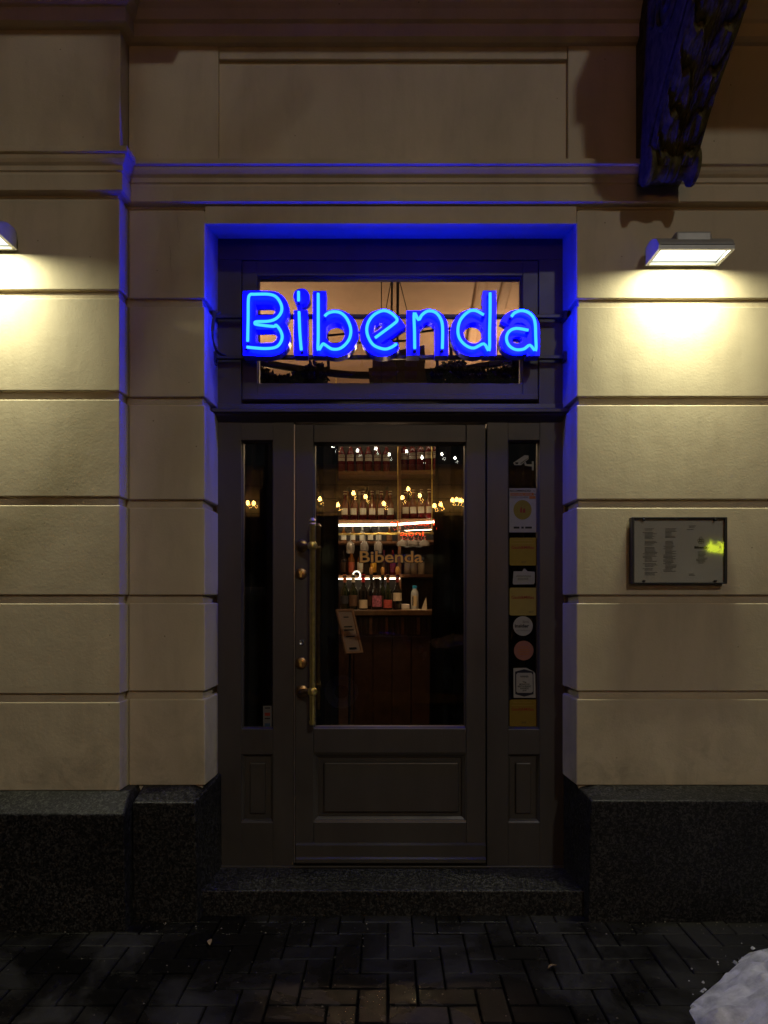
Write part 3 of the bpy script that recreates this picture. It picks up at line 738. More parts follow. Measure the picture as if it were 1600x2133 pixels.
# ---------------------------------------------------------------- stickers on the sidelight panes
SY = .2365
def spoly(u0, u1, v0, v1, r=0.0, dy=0.0):
    pts = []
    if r:
        for cx_, cy_, a0 in ((u1-r, v0+r, 0), (u0+r, v0+r, 90), (u0+r, v1-r, 180), (u1-r, v1-r, 270)):
            pts += [(cx_+r*math.cos(R(a0+k*22.5)), cy_-r*math.sin(R(a0+k*22.5))) for k in range(5)]
    else: pts = [(u1,v0),(u0,v0),(u0,v1),(u1,v1)]
    return MB().prism([W(p[0], p[1], SY) for p in pts], SY-.0004-dy, SY-dy)
def circ(cx_, cy_, r, dy=0.0, n=28, rx=None):
    rx = rx or r
    return MB().prism([W(cx_+rx*math.cos(2*math.pi*k/n), cy_-r*math.sin(2*math.pi*k/n), SY) for k in range(n)], SY-.0004-dy, SY-dy)
def poly_px(pts, dy=0.0): return MB().prism([W(p[0], p[1], SY) for p in pts], SY-.0004-dy, SY-dy)
K = lambda nm, c: plain(nm, tuple(q*.42 for q in c), .55, 0, .3, var=.06, vscale=30)
white = K('sticker_white', (.62,.61,.54)); yellow = K('sticker_yellow', (.52,.36,.02)); yellow2 = K('sticker_yellow_pale', (.62,.47,.10)); yellow3 = K('sticker_yellow_worn', (.42,.27,.02))
red = K('sticker_red', (.50,.05,.02)); orange = K('sticker_orange', (.72,.22,.03)); pink = K('sticker_pink', (.55,.22,.16)); navy = K('sticker_navy', (.012,.016,.04)); blackp = K('sticker_black', (.01,.01,.01)); olive = K('sticker_olive', (.42,.33,.03)); green = K('sticker_green', (.05,.25,.12))
def stick(mb, mat, label): return single('sticker', mb, mat, label, 'sticker')
# surveillance camera pictogram
s = stick(poly_px([(1069,964),(1093,948),(1101,949),(1101,956),(1085,969),(1072,969)]), white, 'white surveillance camera pictogram sticker at the top of the sidelight')
part('lens', poly_px([(1073,963),(1080,963),(1079,967),(1074,967)], .0006), blackp, s)
part('edge_line', poly_px([(1084,965),(1100,954),(1100,955),(1085,966.5)], .0006), blackp, s)
part('arm', poly_px([(1092,964),(1095,962),(1097,967),(1108,967),(1108,961),(1112,961),(1112,980),(1108,980),(1108,972),(1094,970)]), white, s)
s = stick(spoly(1061,1118,1017,1109), white, 'white sticker reading RECOMMENDED with a round olive stamp')
flat_text('print', 'RECOMMENDED', 1084, 1022.5, 4.4, ink, s, SY-.001, wpx=44, bold=.0004)
part('print', spoly(1063,1112,1026.5,1032.5,0,.0005), orange, s); flat_text('print', 'NATURAL WINE', 1086, 1029.5, 4.0, white, s, SY-.0016, wpx=44); flat_text('print', 'by', 1113, 1022.5, 3.2, ink, s, SY-.001)
flat_text('print', '&', 1114.5, 1029.5, 4, ink, s, SY-.001)
flat_text('print', 'FOOD LOVERS', 1081, 1036.2, 4.2, ink, s, SY-.001, wpx=39); part('print', spoly(1102.5,1115.5,1033.5,1039,0,.0005), orange, s)
part('stamp', circ(1088.5, 1062, 20.5, .0005, 28, 19), olive, s)
part('bottle_mark', poly_px([(1083.5,1068),(1083.5,1062),(1085,1056),(1086.5,1056),(1087.5,1062),(1087.5,1068)], .0011).add(*(lambda q: (q.v, q.f))(poly_px([(1089,1068),(1089,1063),(1091,1059),(1093,1059),(1094.5,1063),(1094.5,1068)], .0011))), red, s)
for u0, u1 in ((1070,1082), (1086,1091), (1094,1108)): part('print', spoly(u0,u1,1097,1101,0,.0005), blackp, s)
def award(v0, v1, mat, tc, label, extra):
    s = stick(spoly(1061.5,1118.5,v0,v1,3), mat, label)
    flat_text('print', 'Gault&Millau', 1089, v0+20.5, 6.2, tc, s, SY-.001, wpx=47, bold=.0004)
    for w_, dv in ((38, 5.5), (46, 12)): part('print', spoly(1089-w_/2, 1089+w_/2, v0+dv, v0+dv+.7, 0, .0005), plain('faint_print', (.28,.18,.02), .5), s)
    flat_text('print', extra[0], extra[1], v0+extra[2], 3.6, ink, s, SY-.001)
    return s
award(1120, 1178, yellow, red, 'yellow square award sticker directly below the white RECOMMENDED one', ('2017', 1091, 51))
s = stick(poly_px([(1070,1190),(1088,1190),(1091,1184.5),(1094,1184.5),(1099,1190),(1114,1191),(1114,1213),(1112,1217),(1070,1217.5),(1068,1215)]), white, 'small white tag-shaped sticker between two yellow award stickers')
rq = random.Random(9)
for r0, u0, u1 in ((1200, 1076, 1106), (1206, 1079, 1100)):
    q = []
    for k in range(19): q.append((u0+(u1-u0)*k/18, r0 + (-2.2 if k % 2 else 2.2)*rq.uniform(.5, 1)))
    part('print', MB().tube([(W(u, v, SY)[0], SY-.0012, W(u, v, SY)[1]) for u, v in q], .0011, 4), ink, s)
award(1224, 1282, yellow2, red, 'pale yellow award sticker directly above the round white one', ('2017', 1106, 51))
s = stick(circ(1089.5, 1304, 20.5), white, 'round white sticker reading 2016 insider')
flat_text('print', '2016', 1095, 1295.5, 5.2, ink, s, SY-.001, wpx=13); flat_text('print', 'insider', 1087, 1304, 7.0, ink, s, SY-.001, wpx=30, bold=.0009); flat_text('print', 'RECOMMENDED', 1090, 1313.5, 2.6, print_m, s, SY-.001, wpx=28)
s = stick(circ(1091, 1355, 20.5), pink, 'round salmon pink sticker in the sidelight')
for dv in (-8, -3, 2, 7): part('print', spoly(1091-13+abs(dv)*.4, 1091+13-abs(dv)*.4, 1355+dv, 1355+dv+1.2, 0, .0005), orange, s)
s = stick(poly_px([(1069.5,1391.5),(1097,1391),(1112,1399),(1115,1403),(1116,1453.5),(1070,1453.5)]), white, 'white and navy award sticker reading WINNER')
part('badge', poly_px([(1073,1399),(1092,1394),(1111,1399),(1111.5,1446),(1092,1451),(1073.5,1446)], .0005), navy, s)
part('badge_field', poly_px([(1078,1401.5),(1107,1401.5),(1109.5,1405),(1110,1440),(1107,1443),(1078,1443),(1075.5,1440),(1075.5,1405)], .0010), white, s)
for b_, dv, h, w_ in (('WINNER', 1409.5, 4, 18), ('The', 1421, 3.5, 8), ('MONOCLE', 1425.5, 3.6, 21), ('RESTAURANT', 1430, 3.6, 28), ('AWARDS', 1434.3, 3.6, 18), ('2018', 1438.5, 3.2, 8)):
    flat_text('print', b_, 1092.5, dv, h, ink, s, SY-.0018, wpx=w_, bold=.0003)
award(1457, 1513, yellow3, red, 'worn mustard award sticker at the foot of the sidelight', ('2018', 1091, 48))
s = stick(spoly(548,566,1470,1517), K('sticker_grey', (.25,.24,.22)), 'small grey card payment sticker low in the sidelight')
for k, mt in enumerate((blackp, red, blackp, K('sticker_blue', (.05,.12,.22)))): part('print', spoly(551.5,563,1473.5+k*11,1476+k*11+(4 if k % 2 else 0),0,.0005), mt, s)

# ---------------------------------------------------------------- the bar behind the glass
room_wall = plain('room_wall', (.42,.29,.20), .8, var=.12, vscale=2.5, bump=.3); dark_wood = plain('dark_wood', (.045,.022,.012), .4, var=.4, vscale=14, bump=.2)
dark = plain('dark_wall', (.012,.010,.010), .8); shelf_wood = plain('shelf_wood', (.20,.085,.035), .45, var=.3, vscale=18)
struct('room_floor', MB().box(-3.2, 3.4, .285, 8, .06, .108), dark_wood, 'dark floor of the bar')
struct('room_ceiling', MB().box(-3.2, 3.4, .365, 8, 4.25, 4.35), room_wall, 'warm plaster ceiling of the bar')
for nm, m_ in (('room_wall_left', MB().box(-3.3, -3.2, .365, 8, .108, 4.25)), ('room_wall_right', MB().box(3.4, 3.5, .365, 8, .108, 4.25)), ('room_wall_back', MB().box(-3.3, 3.5, 8.0, 8.1, .108, 4.25))):
    struct(nm, m_, room_wall)
single('ceiling_beam', MB().bbox(1.35, 2.1, 1.0, 7.9, 3.75, 4.248, .03), room_wall, 'plaster beam under the bar ceiling', 'beam')
for x_, lbl in ((.95, 'slim plaster ceiling rib beside the beam'), (.72, 'thin plaster ceiling rib near the hanging rods')):
    m = MB().bbox(0, .09, 1.6, 7.8, 4.19, 4.249, .02); m.v = [(p[0] + x_ + (p[1]-1.6)*.05, p[1], p[2]) for p in m.v]
    single('ceiling_rib', m, room_wall, lbl, 'ceiling rib', smooth=True)
# dark curtains of the vestibule
velvet = plain('velvet', (.010,.008,.009), .85, var=.3)
def curtain(x0, x1, lean, lbl):
    m = MB(); n = 70; nz = 6
    for j in range(nz+1):
        for i in range(n+1):
            t = i/n; x = x0+(x1-x0)*t; zq = .115 + (2.5-.115)*j/nz
            m.v.append((x + lean*(j/nz)*(1-t), 1.2 + .035*math.sin(t*38) + .012*math.sin(t*91+j), zq))
    for j in range(nz):
        for i in range(n): a = j*(n+1)+i; m.f.append((a, a+1, a+n+2, a+n+1))
    return single('curtain', m, velvet, lbl, 'curtain', smooth=True)
curtain(-.305, -1.0, 0, 'dark heavy curtain behind the brass pull bar'); curtain(.245, 1.0, .055, 'dark heavy curtain on the hinge side of the glazed door')
single('curtain_rod', MB().tube([(-1.0, 1.2, 2.54), (1.0, 1.2, 2.54)], .014, 10), M['black_metal'], 'black rod carrying the dark curtains inside', 'rod', smooth=True)
single('vestibule_wall', MB().box(-1.06, -1.02, .37, 1.25, .11, 2.55), dark, 'dark side wall of the lobby next to the latch side', 'wall')
single('vestibule_wall', MB().box(1.02, 1.06, .37, 1.25, .11, 2.55), dark, 'dark side wall of the lobby next to the hinge side', 'wall')
# counter
CY0 = 2.70; zc = Z(1271, CY0)
bar = thing('bar_counter', 'dark wooden bar counter with slatted front behind the door glass', 'bar counter', (0, CY0, .108))
part('counter_top', MB().bbox(-1.6, 1.6, CY0-.04, CY0+.62, zc-.045, zc, .006), plain('counter_top', (.11,.06,.03), .3, var=.3, vscale=20), bar, True)
part('front_panel', MB().box(-1.6, 1.6, CY0+.03, CY0+.06, .108, zc-.046), dark_wood, bar)
for k in range(26):
    xk = -.55 + k*.044
    part('slat', MB().bbox(xk, xk+.024, CY0+.008, CY0+.0305, Z(1322, CY0), Z(1286, CY0), .004), shelf_wood if k % 3 == 0 else dark_wood, bar)
for k in range(8):
    xk = -.60 + k*.16; part('board', MB().bbox(xk, xk+.15, CY0+.012, CY0+.0302, .14, Z(1325, CY0), .004), dark_wood, bar)
# shelves
SH = 3.80
def sz(v): return Z(v, SH)
def sxx(u): return X(u, SH)
led = emit('led_warm', (1.0,.86,.62), 13.0); led2 = emit('led_soft', (1.0,.80,.55), 11.0)
back = thing('back_bar', 'tall back bar shelving lit by light strips behind the counter', 'shelving', (0, SH+.1, .108))
part('back_panel', MB().box(-1.5, 1.5, SH+.20, SH+.23, .108, 3.1), dark_wood, back)
xu = sxx(829)
for x_ in (-1.5, xu, 1.46): part('upright', MB().box(x_, x_+.03, SH-.09, SH+.199, .109, 3.1), shelf_wood, back)
for v0, h_ in ((986, .035), (1085, .030), (1129, .022), (1199, .03)):
    part('shelf', MB().bbox(-1.468, xu-.001, SH-.11, SH+.198, sz(v0)-h_, sz(v0), .003), shelf_wood, back)
    part('shelf', MB().bbox(xu+.031, 1.459, SH-.12, SH+.198, sz(v0-2)-h_, sz(v0-2), .003), shelf_wood, back)
def strip(u0, u1, va, vb, y, mt, r_=.008):
    part('light_strip', MB().tube([(X(u0,y), y, Z(va,y)), (X(u1,y), y, Z(vb,y))], r_, 8), mt, back)
strip(690, 826, 1094, 1093, SH-.16, led, .010); strip(830, 905, 1092, 1087, SH-.16, led, .009)
strip(690, 833, 1206, 1205, SH-.14, led2, .006); strip(831, 900, 1106, 1103, SH-.32, led2, .0035)  # the thin second strip is a glow drawn for the rack's reflection
strip(660, 940, 884, 884, SH-.24, led2, .008)  # unseen strip added above the glass to light the top bottles
# bottles
def bottle_mesh(h, r, neck, shoulder, mat, nm):
    return mesh(nm, MB().lathe([(0,0),(r*.9,0),(r,.01),(r,h*shoulder),(r*.93,h*(shoulder+.05)),(r*.62,h*(shoulder+.13)),(neck*1.15,h*(shoulder+.20)),(neck,h*(shoulder+.24)),(neck,h*.93),(neck*1.2,h*.935),(neck*1.2,h*.985),(neck*1.05,h),(0,h)], 16), mat, True)
def band(r, z0, z1, mat, nm, a0=-150, a1=-30, n=12):
    m = MB()
    for k in range(n+1):
        a = R(a0+(a1-a0)*k/n); m.v += [(r*math.cos(a), r*math.sin(a), z0), (r*math.cos(a), r*math.sin(a), z1)]
    for k in range(n): m.f.append((2*k, 2*k+2, 2*k+3, 2*k+1))
    return mesh(nm, m, mat, True)
def gl(nm, c, rough=.08): return plain(nm, c, rough, 0, .6, var=.1, coat=.6)
redg = gl('red_liqueur', (.13,.004,.006)); greeng = gl('green_bottle', (.014,.020,.008)); blackg = gl('black_bottle', (.008,.008,.009)); amber = gl('amber_bottle', (.20,.07,.012)); cork = plain('cork', (.55,.30,.08), .7); cream = plain('label_cream', (.62,.55,.42), .6); capw = plain('cap_pale', (.60,.55,.45), .5)
def bottle(x, y, z, kind, label, group=None):
    t = thing('bottle', label, 'bottle', (x, y, z), (0, 0, random.uniform(-.15, .15)), group)
    for nm, me, loc, rot in kind: lpart(nm, me, t, loc, rot)
    return t
tm = text_mesh('CAMPARI', .017, ink, bold=.0004)
K_red = [('glass_body', bottle_mesh(.305,.039,.0135,.62,redg,'glass_body'), (0,0,0), (0,0,0)), ('label', band(.0396,.115,.145,cream,'label'), (0,0,0), (0,0,0)), ('label', band(.0396,.150,.176,cream,'label'), (0,0,0), (0,0,0)), ('print', tm, (0,-.0402,.162), (R(90),0,0)), ('cap', mesh('cap', MB().lathe([(.0165,.275),(.0165,.309),(.012,.311)], 12), plain('cap_red', (.35,.03,.02), .4), True), (0,0,0), (0,0,0))]
K_red2 = [('glass_body', bottle_mesh(.285,.042,.0145,.55,gl('dark_red_liqueur', (.11,.005,.006)),'glass_body'), (0,0,0), (0,0,0)), ('label', band(.0426,.055,.118,cream,'label',-135,-45), (0,0,0), (0,0,0)), ('cap', mesh('cap', MB().lathe([(.017,.258),(.017,.289),(.012,.291)], 12), capw, True), (0,0,0), (0,0,0))]
def K_wine(glass, lab, z0, z1, cap, stop=None):
    k = [('glass_body', bottle_mesh(.30,.038,.0135,.50,glass,'glass_body'), (0,0,0), (0,0,0)), ('label', band(.0387,z0,z1,lab,'label',-160,-20), (0,0,0), (0,0,0)), ('capsule', mesh('capsule', MB().lathe([(.0155,.235),(.0160,.302),(.012,.304)], 12), cap, True), (0,0,0), (0,0,0))]
    if stop: k.append(('stopper', mesh('stopper', MB().lathe([(.008,.300),(.013,.306),(.0175,.33),(.0175,.355),(.012,.37),(.0,.374)], 12), stop, True), (0,0,0), (0,0,0)))
    return k
for k in range(6): bottle(sxx(712+k*18.6), SH, sz(986)+.001, K_red, 'red aperitif bottle with white label on the top shelf, in the row of six', 'six red bottles on the top shelf')
for k in range(5): bottle(sxx(842+k*16.5), SH-.03-.02*k, sz(984)+.001, K_red, 'red aperitif bottle with white label on the top shelf, past the upright', 'red bottles on the top shelf past the upright')
for k in range(6): bottle(sxx(719+k*18.8), SH-.01, sz(1085)+.001, K_red2, 'dark red bottle with shield label on the second shelf, before the upright', 'dark red bottles on the second shelf before the upright')
for k in range(4): bottle(sxx(845+k*16), SH-.02-.02*k, sz(1083)+.001, K_red2, 'dark red bottle with shield label on the second shelf, past the upright', 'dark red bottles on the second shelf past the upright')
for k, (u, g_, h_) in enumerate(((724,amber,.34),(748,gl('pale_bottle',(.30,.27,.20)),.30),(765,greeng,.345),(786,amber,.31),(806,gl('rose_bottle',(.22,.05,.05)),.35),(853,greeng,.34),(876,gl('straw_bottle',(.35,.24,.08)),.31))):
    bottle(sxx(u), SH+.115, sz(1085)+.001, [('glass_body', bottle_mesh(h_,.036,.0125,.55+.02*(k % 3),g_,'glass_body'), (0,0,0), (0,0,0)), ('cap', mesh('cap', MB().lathe([(.0155,h_*.9),(.0155,h_+.004),(.011,h_+.006)], 12), capw if k % 2 else M['black_metal'], True), (0,0,0), (0,0,0))],
           ['tall amber bottle','pale bottle','tall green bottle','amber bottle','rose tinted tall bottle','green bottle past the upright','straw coloured bottle past the upright'][k] + ' in the back row of the second shelf')
for u, tx in ((848,'lidded glass jar by the upright on the fourth shelf'), (862,'lidded glass jar second from the upright on the fourth shelf'), (877,'lidded glass jar farthest from the upright on the fourth shelf')):
    t = thing('glass_jar', tx, 'jar', (sxx(u), SH-.02, sz(1197)+.001)); hj = .12+.03*(u % 3)
    lpart('glass_body', mesh('glass_body', MB().lathe([(0,0),(.03,0),(.034,.006),(.034,hj*.8),(.026,hj*.9),(.026,hj)], 16), gl('jar_glass', (.40,.33,.22)), True), t); lpart('lid', mesh('lid', MB().lathe([(.029,hj-.004),(.029,hj+.018),(.024,hj+.021)], 16), M['steel'], True), t)
def K_small(glass, lab, h=.15): return [('glass_body', bottle_mesh(h,.030,.012,.55,glass,'glass_body'), (0,0,0), (0,0,0)), ('label', band(.0306,h*.12,h*.5,lab,'label'), (0,0,0), (0,0,0))]
for k, (u, g_, lb, tx) in enumerate(((716,amber,cream,'small amber flask at the end of the third shelf'), (735,amber,capw,'small amber flask with pale label, second on the third shelf'), (755,gl('clear_bottle',(.45,.40,.34)),cream,'small clear flask with cream label on the third shelf'), (772,blackg,cream,'small black flask with pale label on the third shelf'), (789,gl('grey_bottle',(.20,.17,.15)),capw,'small grey flask on the third shelf'), (811,amber,shelf_wood,'small amber flask by the upright on the third shelf'))):
    bottle(sxx(u), SH, sz(1129)+.001, K_small(g_, lb), tx)
for k, (u, g_, lb, tx) in enumerate(((716,blackg,dark_wood,'dark spirit bottle with black label on the fourth shelf'), (732,amber,plain('label_red',(.45,.10,.05),.6),'spirit bottle with orange red label on the fourth shelf'), (751,amber,cream,'spirit bottle with cream label on the fourth shelf'), (778,blackg,plain('label_yellow',(.70,.36,.03),.6),'black spirit bottle with yellow label on the fourth shelf'), (800,gl('plum_bottle',(.09,.012,.03)),dark_wood,'plum coloured spirit bottle on the fourth shelf'), (818,redg,plain('label_wine',(.20,.02,.04),.6),'red spirit bottle by the upright on the fourth shelf'))):
    bottle(sxx(u), SH, sz(1199)+.001, [('glass_body', bottle_mesh(.25,.034,.013,.60,g_,'glass_body'), (0,0,0), (0,0,0)), ('label', band(.0346,.03,.13,lb,'label'), (0,0,0), (0,0,0))], tx)
CB = CY0+.24
def cx2(u): return X(u, CB)
floral = plain('label_floral', (.42,.14,.22), .6, var=.8, vscale=60); redl = plain('label_red_print', (.52,.10,.09), .6, var=.4, vscale=70)
for u, dy, kd, tx in (
    (718, .02, K_wine(greeng, plain('label_dark',(.03,.035,.05),.6), .05,.12, plain('cap_copper',(.40,.13,.06),.4)), 'green wine bottle with dark label, first on the counter'),
    (736, .0, K_wine(greeng, plain('label_brown',(.10,.06,.04),.6), .03,.125, capw), 'wine bottle with brown label and pale capsule on the counter'),
    (757, -.02, K_wine(blackg, cream, .012,.085, plain('cap_bright_red',(.62,.03,.04),.35)), 'black wine bottle with cream label and bright red capsule'),
    (773, .10, K_wine(blackg, dark_wood, .03,.12, M['black_metal'], cork), 'black wine bottle with cork stopper beside the red capsule one'),
    (785, -.02, [('glass_body', bottle_mesh(.27,.046,.022,.50,blackg,'glass_body'), (0,0,0), (0,0,0)), ('label', band(.0468,.025,.12,floral,'label',-150,-30), (0,0,0), (0,0,0))], 'squat dark bottle with a pink floral label on the counter'),
    (797, .12, K_wine(greeng, dark_wood, .03,.12, M['black_metal'], cork), 'green wine bottle with cork stopper behind the floral label one'),
    (808, -.01, K_wine(greeng, redl, .015,.085, plain('cap_rust',(.28,.10,.06),.45)), 'green wine bottle with red printed label on the counter'),
    (828, .0, K_wine(blackg, cream, .075,.145, plain('cap_dark_red',(.25,.04,.04),.4), cork), 'dark wine bottle with high cream label and cork stopper')):
    bottle(cx2(u), CB+dy, zc+.001, kd, tx)
wb_ = thing('water_bottle', 'clear water bottle with blue cap on the counter', 'bottle', (cx2(864), CB, zc+.001))
lpart('glass_body', mesh('glass_body', MB().lathe([(0,0),(.032,0),(.034,.01),(.034,.13),(.030,.155),(.017,.175),(.015,.19)], 16), gl('water_glass', (.42,.46,.48)), True), wb_)
lpart('cap', mesh('cap', MB().lathe([(.019,.182),(.019,.205),(.016,.208)], 14), plain('cap_blue', (.02,.30,.62), .4), True), wb_)
lpart('label', band(.0346,.03,.12,plain('label_water',(.55,.45,.28),.6),'label',-130,-60), wb_)
lpart('lettering', mesh('lettering', MB().box(-.0215,-.0125,-.0345,-.0335,.035,.115), ink), wb_)
single('folded_card', MB().prism([(cx2(878),zc+.002),(cx2(888),zc+.11),(cx2(890),zc+.002)], CB+.02, CB+.024), cream, 'pale folded card beside the water bottle', 'card')
single('tray', MB().bbox(cx2(836), cx2(853), CB-.04, CB+.05, zc+.001, zc+.05, .01), plain('tray_white',(.55,.52,.46),.5), 'small white dish on the counter beside the water bottle', 'dish', smooth=True)
single('paper_sheet', MB().bbox(cx2(838), cx2(886), CB-.16, CB-.05, zc+.001, zc+.006, .001), cream, 'white paper sheet lying on the counter edge', 'paper')
# hanging stemware
RY = SH-.52
rack = thing('glass_rack', 'brass rack for hanging wine glasses over the counter', 'rack', (X(800,RY), RY, Z(1112,RY)))
for dy in (-.05, .05): part('rod', MB().tube([(X(690,RY), RY+dy, Z(1113,RY)), (X(905,RY), RY+dy, Z(1111,RY))], .005, 8), M['brass'], rack, True)
for u in (700, 829, 900): part('hanger', MB().tube([(X(u,RY), RY, Z(1112,RY)), (X(u,RY), RY, Z(912,RY)+.55)], .005, 8).box(X(u,RY)-.006, X(u,RY)+.006, RY-.06, RY+.06, Z(1112,RY)-.004, Z(1112,RY)+.006), M['brass'], rack)
gme = mesh('bowl', MB().lathe([(.033,.0),(.034,.002),(.039,.03),(.042,.055),(.038,.08),(.024,.103),(.008,.113),(.004,.122),(.0035,.185),(.006,.195),(.033,.203),(.034,.205),(0.001,.206)], 20), M['stem_glass'], True)
gme2 = mesh('bowl', MB().lathe([(.048,.0),(.052,.012),(.050,.03),(.036,.048),(.012,.060),(.004,.07),(.0035,.125),(.006,.133),(.033,.141),(.034,.143),(0.001,.144)], 20), M['stem_glass'], True)
zr = Z(1108, RY)
for u, tx in ((730,'hanging wine glass first on the brass rack'), (759,'hanging wine glass above the gold letter i'), (788,'hanging wine glass third on the brass rack')):
    o = bpy.data.objects.new('wine_glass', gme); link(o); o.location = (X(u,RY), RY, zr-.206+.01); o['label'] = tx; o['category'] = 'wine glass'; o['group'] = 'glasses on the rack'
for k, u in enumerate((838, 850, 862, 872, 884)):
    o = bpy.data.objects.new('coupe_glass', gme2); link(o); o.location = (X(u,RY), RY+.07*(k % 2), zr-.144+.012); o['label'] = 'hanging coupe glass at the crowded end of the brass rack'; o['category'] = 'coupe glass'; o['group'] = 'coupe glasses on the rack'
# opener lamp ring, framed notice
single('neon_ring', MB().tube([(X(743+7.5*math.cos(R(a)),CB+.1), CB+.1, Z(1198-8*math.sin(R(a)),CB+.1)) for a in range(-60, 190, 12)] , .006, 8), emit('ring_glow', (1,.92,.75), 3.0), 'small glowing white ring among the counter bottles', 'light')
th = R(35); ax = Vector((math.cos(th), math.sin(th), 0)); nv = Vector((-math.sin(th), math.cos(th), 0)); bx = (Vector((0,0,-1))*.93 - nv*.40).normalized()
NYY = .95; c0 = Vector((X(716.5,NYY), NYY, Z(1270,NYY)))
notice = thing('notice', 'leaning wooden framed notice on a thin post inside the door', 'notice', (c0.x, NYY, .108))
def quad_frame(o, w, h, t, dep, nn):
    m = MB()
    def pt(a, b_, d_): return tuple(o + ax*a + bx*b_ + nn*d_)
    for a0, a1, b0, b1 in ((-w/2,-w/2+t,0,h), (w/2-t,w/2,0,h), (-w/2+t,w/2-t,0,t), (-w/2+t,w/2-t,h-t,h)):
        m.add([pt(a,b_,d_) for d_ in (0,dep) for a,b_ in ((a0,b0),(a1,b0),(a1,b1),(a0,b1))], [(0,1,2,3),(7,6,5,4),(0,4,5,1),(1,5,6,2),(2,6,7,3),(3,7,4,0)])
    return m
nn = ax.cross(bx).normalized()
if nn.y > 0: nn = -nn
hN, wN = .272, .118
part('wooden_frame', quad_frame(c0, wN, hN, .012, .012, nn), plain('frame_wood', (.50,.24,.12), .5, var=.2, vscale=40), notice)
sh_ = MB().add([tuple(c0 + ax*a + bx*b_ + nn*.003) for a, b_ in ((-wN/2+.01,.01),(wN/2-.01,.01),(wN/2-.01,hN-.01),(-wN/2+.01,hN-.01))] + [tuple(c0 + ax*a + bx*b_) for a, b_ in ((-wN/2+.01,.01),(wN/2-.01,.01),(wN/2-.01,hN-.01),(-wN/2+.01,hN-.01))], [(0,1,2,3),(7,6,5,4),(0,4,5,1),(1,5,6,2),(2,6,7,3),(3,7,4,0)])
part('paper', sh_, plain('notice_paper', (.50,.30,.20), .7, var=.08), notice)
pr = MB()
for b0, w_ in ((.045,.034),(.105,.056),(.125,.066),(.165,.060),(.235,.05),(.242,.05)):
    part('print', MB().add([tuple(c0 + ax*a + bx*b_ + nn*.0045) for a, b_ in ((-w_/2,b0),(w_/2,b0),(w_/2,b0+.007),(-w_/2,b0+.007))], [(0,1,2,3)]), ink, notice)
part('post', MB().tube([tuple(c0 + bx*.13 - nn*.004), tuple(c0 + bx*.16 + Vector((0,.05,-.05))), (c0.x+.02, c0.y+.09, .115)], .007, 8).lathe([(.10,.109),(.10,.118),(.02,.124)], 20, 'z', (c0.x+.02, c0.y+.09, 0)), M['black_metal'], notice)
# unseen pendants added to light ceiling and bottles, out of the glass's sight lines
pb2 = emit('added_bulb_dim', (1.0,.60,.32), 430.0); pb = emit('added_bulb', (1.0,.64,.38), 500.0)
for x_, y_, tx in ((-1.5, 4.3, 'unseen warm pendant bulb added on the latch side to light the bar room'), (1.2, 4.6, 'unseen warm pendant bulb added on the hinge side to light the bar room'), (-.05, 2.35, 'unseen warm pendant bulb added before the counter to light the bottles')):
    zp = 3.42 if y_ > 3 else 2.80
    t = thing('added_pendant', tx, 'added lamp', (x_, y_, zp))
    part('bulb', MB().lathe([(.012,zp-.07),(.05,zp-.05),(.07,zp),(.05,zp+.05),(.02,zp+.08)], 14, 'z', (x_, y_, 0)), pb if y_ > 3 else pb2, t, True)
    part('socket', MB().lathe([(.022,zp+.075),(.024,zp+.13),(.005,zp+.15)], 12, 'z', (x_, y_, 0)), M['black_metal'], t, True)
    part('cord', MB().tube([(x_, y_, zp+.14), (x_, y_, 4.25)], .004, 6), M['cable'], t)
    if y_ < 3:
        sh_m = MB(); nq = 24
        for r_, zq in ((.026, zp+.10), (.06, zp+.07), (.098, zp-.075), (.092, zp-.075), (.054, zp+.066), (.022, zp+.095)):
            sh_m.v += [(x_+r_*math.cos(2*math.pi*k/nq), y_+r_*math.sin(2*math.pi*k/nq), zq) for k in range(nq)]
        for i in range(5):
            for k in range(nq): sh_m.f.append((i*nq+k, i*nq+(k+1)%nq, (i+1)*nq+(k+1)%nq, (i+1)*nq+k))
        part('added_lamp_shade', sh_m, M['black_metal'], t, True)  # cone added to keep the bulb's light off the pavement
t = thing('added_pendant', 'small unseen bulb added in the lobby to light the framed notice', 'added lamp', (.05, .75, 2.41))  # unseen lobby bulb added to light the leaning notice
part('bulb', MB().lathe([(.008,2.37),(.026,2.385),(.034,2.41),(.026,2.435),(.012,2.45)], 14, 'z', (.05, .75, 0)), emit('added_lobby_bulb', (1.0,.62,.36), 26.0), t, True)
part('socket', MB().lathe([(.014,2.447),(.015,2.48),(.004,2.49)], 12, 'z', (.05, .75, 0)), M['black_metal'], t, True)
part('cord', MB().tube([(.05, .75, 2.485), (.05, .75, 4.25)], .003, 6), M['cable'], t)
# things hung under the ceiling, seen through the fanlight
HY = 3.0
def hp(u, v): return (X(u, HY), HY, Z(v, HY))
rig = thing('ceiling_rig', 'dark ceiling rail hung on rods and wires seen through the fanlight', 'ceiling rail', (0, HY, Z(780,HY)))
part('rail', MB().tube([tuple(p) for p in smooth_path([hp(500,745), hp(560,758), hp(640,771), hp(720,780), hp(775,782)], 5)], .032, 10), dark, rig, True)
part('rail', MB().tube([tuple(p) for p in smooth_path([hp(880,776), hp(950,771), hp(1020,760), hp(1110,742)], 5)], .032, 10), dark, rig, True)
for u in (817, 830): part('rod', MB().tube([hp(u-2, 735), (X(u,HY), HY, 4.25)], .010, 8), M['black_metal'], rig)
part('wire', MB().tube([hp(803,650), (X(818,HY), HY, 4.24)], .004, 6).tube([hp(850,655), (X(828,HY), HY, 4.24)], .004, 6), M['cable'], rig)
